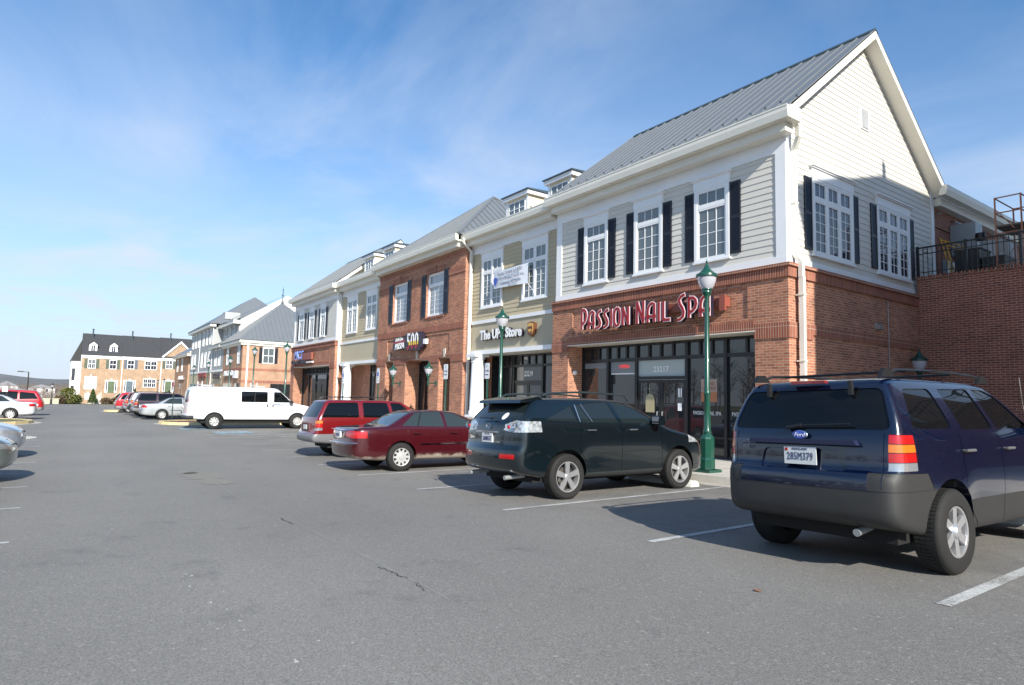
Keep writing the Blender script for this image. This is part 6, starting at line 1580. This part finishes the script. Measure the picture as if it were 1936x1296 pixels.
MB().box(-118,-103.7,14.0,25,-3.2,4.8).build('brick_wall',BRF,t); MB().box(-103.7,-101.71,14.2,25,-3,4.8).build('tan_wall',SIDT,t)
b=MB(); b.box(-118.3,-101.7,13.5,14.1,4.8,5.1); b.build('cornice',CREAM,t)
b=MB(); b.face([(-118.4,13.4,5.12),(-101.7,13.4,5.12),(-101.7,17.4,8.0),(-114,17.4,8.0)]); b.build('roof',ROOF,t,recalc=False)
for a in (-115.5,-110.5): fw(f14,t,a,a+1.2,2.7,4.5,False,GLD)
b=MB(f14); b.box(-112,-107.6,0,.02,-2.6,.7); b.build('storefront_glass',GLD,t)

# ------------------------------------------------------------------ town houses
fT=RIGHT(-135)
def townhouse(y0,y1,label,wins,doors,shc,dorm=(),gable=None,ez=5.25,rz=9.75,lower=True):
    t=thing('town_house',label,'house',(-135,y0,-3.1),'brick town houses at the end of the lot')
    MB().box(-145,-135,y0,y1,-4,ez).build('brick_wall',BRT,t)
    b=MB(fT); b.box(y0,y1,0,.30,ez,ez+.30); b.box(y0,y1,0,.12,ez-.25,ez); b.build('eave_trim',WHITE,t)
    b=MB(); b.face([(-134.6,y0,ez+.31),(-134.6,y1,ez+.31),(-139.6,y1,rz),(-139.6,y0,rz)]); b.face([(-145.2,y0,ez+.31),(-145.2,y1,ez+.31),(-139.6,y1,rz),(-139.6,y0,rz)]); 
    for yy in (y0+.02,y1-.02): b.face([(-134.6,yy,ez+.31),(-145.2,yy,ez+.31),(-139.6,yy,rz)])
    rf=b.build('roof',SHING,t,recalc=False)
    b=MB(); b.lathe((-138.6,(y0*.75+y1*.25),rz-.9),[(.12,0),(.12,1.6),(.18,1.62),(.18,1.75),(0,1.75)],8); b.build('flue',ROOFD,rf)
    for (a,c,z0,z1,kind) in wins:
        b=MB(fT); b.box(a,c,0,.05,z0-.10,z0); b.box(a,c,0,.05,z1,z1+.12); b.box(a,a+.1,0,.05,z0,z1); b.box(c-.1,c,0,.05,z0,z1); b.box(a+.1,c-.1,0,.04,(z0+z1)/2-.05,(z0+z1)/2+.05)
        n=max(1,round((c-a)/.8)); 
        for k in range(1,n*2): u=a+(c-a)*k/(n*2); w_=.05 if k%2==0 else .02; b.box(u-w_,u+w_,0,.042,z0,z1)
        b.prism([((a+c)/2-.10,z1+.12),((a+c)/2-.14,z1+.42),((a+c)/2+.14,z1+.42),((a+c)/2+.10,z1+.12)],0,.07,1)
        w=b.build('window',WHITE,t); MB(fT).box(a+.1,c-.1,0,.02,z0,z1).build('pane',GLD if kind!='pale' else BLIND,w)
        if kind=='sh':
            for p,q in ((a-.5,a-.03),(c+.03,c+.5)): MB(fT).box(p,q,0,.05,z0-.05,z1+.1).build('shutter',shc,t)
    for (a,c,z0,z1,ma) in doors:
        b=MB(fT); b.box(a-.45,a-.02,0,.06,z0,z1+.0); b.box(c+.02,c+.45,0,.06,z0,z1); b.box(a-.5,c+.5,0,.10,z1,z1+.18); b.prism([((a+c)/2-.12,z1+.18),((a+c)/2-.16,z1+.45),((a+c)/2+.16,z1+.45),((a+c)/2+.12,z1+.18)],0,.08,1); d=b.build('door_surround',WHITE,t)
        MB(fT).box(a,c,0,.04,z0,z1).build('door',ma,t); q=MB(fT)
        for u in (a-.30,c+.12): q.box(u,u+.18,.06,.07,z0+.3,z1-.1)
        q.build('side_light',GLD,d)
        b=MB(fT); b.box(a-.9,c+.9,0,1.6,-3.4,z0-.02); b.build('stoop',BRT,t)
        b=MB(fT); b.prism([(a-.9,z0-.02),(a-.9,-3.4),(a-3.0,-3.4),(a-3.0,-3.2)],1.0,1.6,1); b.prism([(a-.9,z0+.0),(a-.9,z0+.14),(a-3.1,-3.06),(a-3.1,-3.2)],.98,1.62,1); b.build('stair_cheek',CONC,t)
        q=MB(fT)
        for k in range(8): u=a-.8+k*(c-a+1.6)/7; q.tube((u,1.55,z0),(u,1.55,z0+.9),.015,4)
        q.tube((a-.8,1.55,z0+.9),(c+.8,1.55,z0+.9),.02,4); q.tube((a-.8,1.55,z0+.9),(a-3.0,1.55,-2.3),.02,4); q.build('iron_rail',BLK,t)
    for (a,c,zb,zt) in dorm:
        b=MB(); b.prism([(a,zb),(c,zb),(c,zt-.55),((a+c)/2,zt-.05),(a,zt-.55)],-137.2,-135.6,0); d=b.build('dormer',WHITE,rf)
        b=MB(); 
        for s_,u0 in ((1,a-.12),(-1,c+.12)): b.face([(-135.4,u0,zt-.62),(-138,u0,zt-.62),(-138,(a+c)/2,zt+.05),(-135.4,(a+c)/2,zt+.05)])
        b.build('dormer_roof',SHING,d,recalc=False); b=MB(RIGHT(-135.6)); b.box(a+.35,(a+c)/2-.04,0,.02,zb+.35,zt-.75); b.box((a+c)/2+.04,c-.35,0,.02,zb+.35,zt-.75); b.build('dormer_pane',GLD,d)
    if gable:
        a,c,zt=gable; b=MB(); b.prism([(a,ez+.32),(c,ez+.32),((a+c)/2,zt)],-136,-134.95,0); g=b.build('front_gable',BRT,t)
        b=MB(); m=(a+c)/2
        for u,v in ((a-.3,m),(c+.3,m)): b.prism([(u,ez+.1),(u,ez+.5),(v,zt+.35),(v,zt-.1)],-134.97,-134.7,0)
        b.build('gable_trim',WHITE,g)
    b=MB(fT); b.box(y0+.03,y0+.15,0,.10,-3.2,ez); b.build('downspout',WHITE,t)
    return t
DG=mat('door_green',(.09,.13,.07),.5); DB=mat('door_blue_grey',(.09,.13,.16),.5); SB=mat('shutter_blue_grey',(.09,.11,.15),.6)
townhouse(1.0,7.25,'left brick town house with two white dormers in its dark roof',[(2.05,3.25,3.25,4.75,'sh'),(5.3,6.45,3.25,4.75,'sh'),(1.75,3.6,-.5,1.6,'pale'),(2.0,2.9,-2.3,-1.5,'pale')],[(5.35,6.35,-1.15,.95,DG)],SHUTG,dorm=((2.05,3.3,5.95,8.1),(5.2,6.45,5.95,8.1)))
townhouse(7.25,13.55,'middle brick town house with plain dark roof and blue grey door',[(8.1,9.25,3.4,4.85,'sh'),(10.9,12.9,3.4,4.85,'x'),(10.85,12.95,.1,1.5,'x'),(11.0,12.4,-2.5,-1.7,'pale')],[(8.2,9.2,-1.05,1.05,DB)],SB,ez=5.3,rz=9.8)
townhouse(13.55,20.5,'right brick town house with a white trimmed front gable',[(14.35,15.55,3.7,5.2,'sh'),(17.6,18.8,3.7,5.2,'x')],[(14.5,15.5,-.85,1.25,DG)],SHUTG,gable=(13.9,19.6,8.7),ez=5.4,rz=9.9)
t=thing('town_house','white sided rear part of the town house row at its left end','house',(-146,-.5,-3.1)); 
MB().box(-152,-141,-.4,1.0,-4,4.6).build('siding_wall',SIDW,t); b=MB(); b.face([(-140.8,-.6,4.61),(-152,-.6,4.61),(-152,1.0,8.6),(-140.8,1.0,8.6)]); b.face([(-140.8,-.6,4.61),(-140.8,1.0,8.6),(-140.8,1.0,4.61)]); b.build('roof',SHING,t,recalc=False)
b=MB(RIGHT(-141)); b.box(-.2,.3,0,.05,1.0,3.2); b.box(-.2,.3,0,.05,-2.2,0); b.build('window',GLD,t)

# ------------------------------------------------------------------ planting
LEAF=mat('conifer_leaf',(.055,.095,.022),.8,var=.3,vscale=3)
LEAFY=mat('yellow_green_leaf',(.13,.14,.03),.8,var=.3,vscale=3)
LEAFR=mat('winter_shrub_leaf',(.13,.085,.05),.85,var=.3,vscale=4)
BARK=mat('bark',(.10,.08,.065),.9)
def leafblob(b,c,rx,rz,n,s,cone=False,rnd=random):
    for _ in range(n):
        t_=rnd.random(); a=rnd.random()*2*PI; u=rnd.random()**.5
        if cone: z=t_*rz; r=rx*(1-t_)**.8*(.6+.4*u)*rnd.uniform(.8,1.15)
        else: z=rz*(.5+.5*math.sin((t_-.5)*PI)); r=rx*math.cos((t_-.5)*PI*.92)*u*rnd.uniform(.8,1.15)
        p=Vector((c[0]+r*math.cos(a),c[1]+r*math.sin(a),c[2]+z)); d=Vector((rnd.gauss(0,1),rnd.gauss(0,1),rnd.gauss(0,1))).normalized(); e=d.orthogonal().normalized()
        b.face([p-d*s,p+e*s*.6,p+d*s,p-e*s*.6])
def conifer(x,y,h,r,label):
    t=thing('conifer',label,'tree',(x,y,G(x)),'small conifers before the town houses'); b=MB(); leafblob(b,(x,y,G(x)+.15),r,h,900,.13,True); b.build('crown',LEAF,t,recalc=False); MB().tube((x,y,G(x)-.2),(x,y,G(x)+.7),.09,6).build('trunk',BARK,t)
conifer(-130.5,3.1,2.4,.75,'small dark green conifer before the left town house')
conifer(-130,9.3,2.6,.5,'narrow conifer before the door of the middle town house')
conifer(-129,14.6,2.4,.7,'small conifer before the right town house')
for x,y,rx,rz,n,ma,l in ((-124,-.4,1.5,2.6,1500,LEAFY,'tall loose yellow green bush left of the town houses'),(-125,.7,1.0,1.5,900,LEAF,'round dark bush at the left corner of the town houses'),(-122,-1.5,.9,1.3,600,LEAFR,'brown twiggy shrub beside the low stone wall'),(-130,5.0,.9,1.1,500,LEAFR,'brown shrub below the steps of the left town house'),(-130,6.6,1.0,1.2,500,LEAFR,'brown shrub between the left and middle town houses'),(-129.5,11.6,1.0,1.1,500,LEAF,'green shrub before the basement window of the middle town house'),(-129.5,13.3,.7,1.0,400,LEAFY,'yellow green shrub beside the black post lamps')):
    t=thing('shrub',label:=l,'shrub',(x,y,G(x)),'shrubs by the town houses') ; b=MB(); leafblob(b,(x,y,G(x)-.1),rx,rz,n,.14); b.build('foliage',ma,t,recalc=False); b=MB()
    for k in range(5): a=k*1.3; b.tube((x,y,G(x)-.1),(x+.5*rx*math.cos(a),y+.5*rx*math.sin(a),G(x)+rz*.6),.03,4)
    b.build('stems',BARK,t)
# hills beyond
def hill(name,x,w0,w1,f,ma,back):
    b=MB(); n=60
    for i in range(n):
        y0=w0+(w1-w0)*i/n;y1=w0+(w1-w0)*(i+1)/n
        b.face([(x,y0,-9),(x,y1,-9),(x-back,y1,f(y1)),(x-back,y0,f(y0))]); b.face([(x-back,y0,f(y0)),(x-back,y1,f(y1)),(x-back*3,y1,-12),(x-back*3,y0,-12)])
    return struct(b.build(name,ma,smooth=60))
hill('hills',-620,-260,120,lambda y:8.5-.05*(y+60)+1.2*math.sin(y*.07),mat('far_hill',(.115,.12,.125),.95,var=.2,vscale=.05),60)
hill('hill_slope',-230,-300,300,lambda y:.4+.6*math.sin(y*.05),mat('hill_brown',(.14,.115,.085),.95,var=.25,vscale=.15,det=8),180)
def bare_wood(name,spots,ma,rnd,twigs=46):
    b=MB()
    for (x,y,z,h) in spots:
        top=Vector((x+rnd.gauss(0,.3),y+rnd.gauss(0,.3),z+h)); base=Vector((x,y,z-1)); b.tube(base,base.lerp(top,.75),.14*h/8,4,.05)
        for _ in range(twigs):
            t_=rnd.uniform(.25,.85); p=base.lerp(top,t_); a=rnd.random()*2*PI; L=h*.42*(1.15-t_)*rnd.uniform(.5,1.1); d=Vector((math.cos(a),math.sin(a),rnd.uniform(.5,1.6))).normalized()
            q=p+d*L; w=d.cross(Vector((rnd.gauss(0,1),rnd.gauss(0,1),.1))).normalized()*.05*h/8
            b.face([p-w,p+w,q])
            for _ in range(3):
                m=p.lerp(q,rnd.uniform(.3,.9)); e=(d+Vector((rnd.gauss(0,.6),rnd.gauss(0,.6),rnd.gauss(0,.4)))).normalized()*L*.45; b.face([m-w*.6,m+w*.6,m+e])
    o=b.build(name,ma,recalc=False); o['kind']='stuff'; o['label']='bare winter wood on the slope beyond the lot' if name=='bare_wood' else 'bare winter trees across the road'; return o
rnd=random.Random(3)
TW=mat('bare_twigs',(.20,.155,.135),.95,var=.2,vscale=.3)
sp=[]
for _ in range(650):
    x=-rnd.uniform(160,380); y=rnd.uniform(-.16,.10)*(-x)-4; sl=max(0,min(1,(-x-230)/180)); sp.append((x,y,G(x)-1.8+sl*4.2,rnd.uniform(3.6,6.0)))
bare_wood('bare_wood',sp,TW,rnd,40)
sp=[(rnd.uniform(-90,40),-rnd.uniform(62,95),-1.6,rnd.uniform(7,12)) for _ in range(150)]
bare_wood('tree_belt',sp,TW,rnd,46)
HW=mat('house_white',(.72,.70,.68),.7)
for k,(x,y,w,h,l) in enumerate(((-255,-18.5,7,4.5,'white gabled house in the wood at the far left edge'),(-262,-14.3,8,5,'pale gabled house half hidden in the wood right of the leftmost one'),(-300,-9.5,14,4.2,'long grey roofed pale building in the distance behind the light pole'),(-330,-22,12,6,'pale block far left on the wooded slope'),(-280,-3.5,6,3.5,'small cream house in the wood near the town houses'))):
    t=thing('distant_house',l,'house',(x,y,G(x)),'houses scattered in the far wood'); z=G(x)+(-.6 if x>-290 else 1.6); w*=.6; h*=.75; 
    MB().box(x-4,x,y-w/2,y+w/2,z-3,z+h*.55).build('wall',HW,t); b=MB(); b.prism([(y-w/2-.4,z+h*.55),(y+w/2+.4,z+h*.55),(y,z+h)],x-4.3,x+.3,0); b.build('roof',mat('far_roof',(.22,.22,.24),.8),t)
    b=MB(RIGHT(x)); 
    for q in (-.25,.2): b.box(y+q*w-.4,y+q*w+.4,0,.05,z+.3,z+1.4)
    b.build('window',GLD,t)
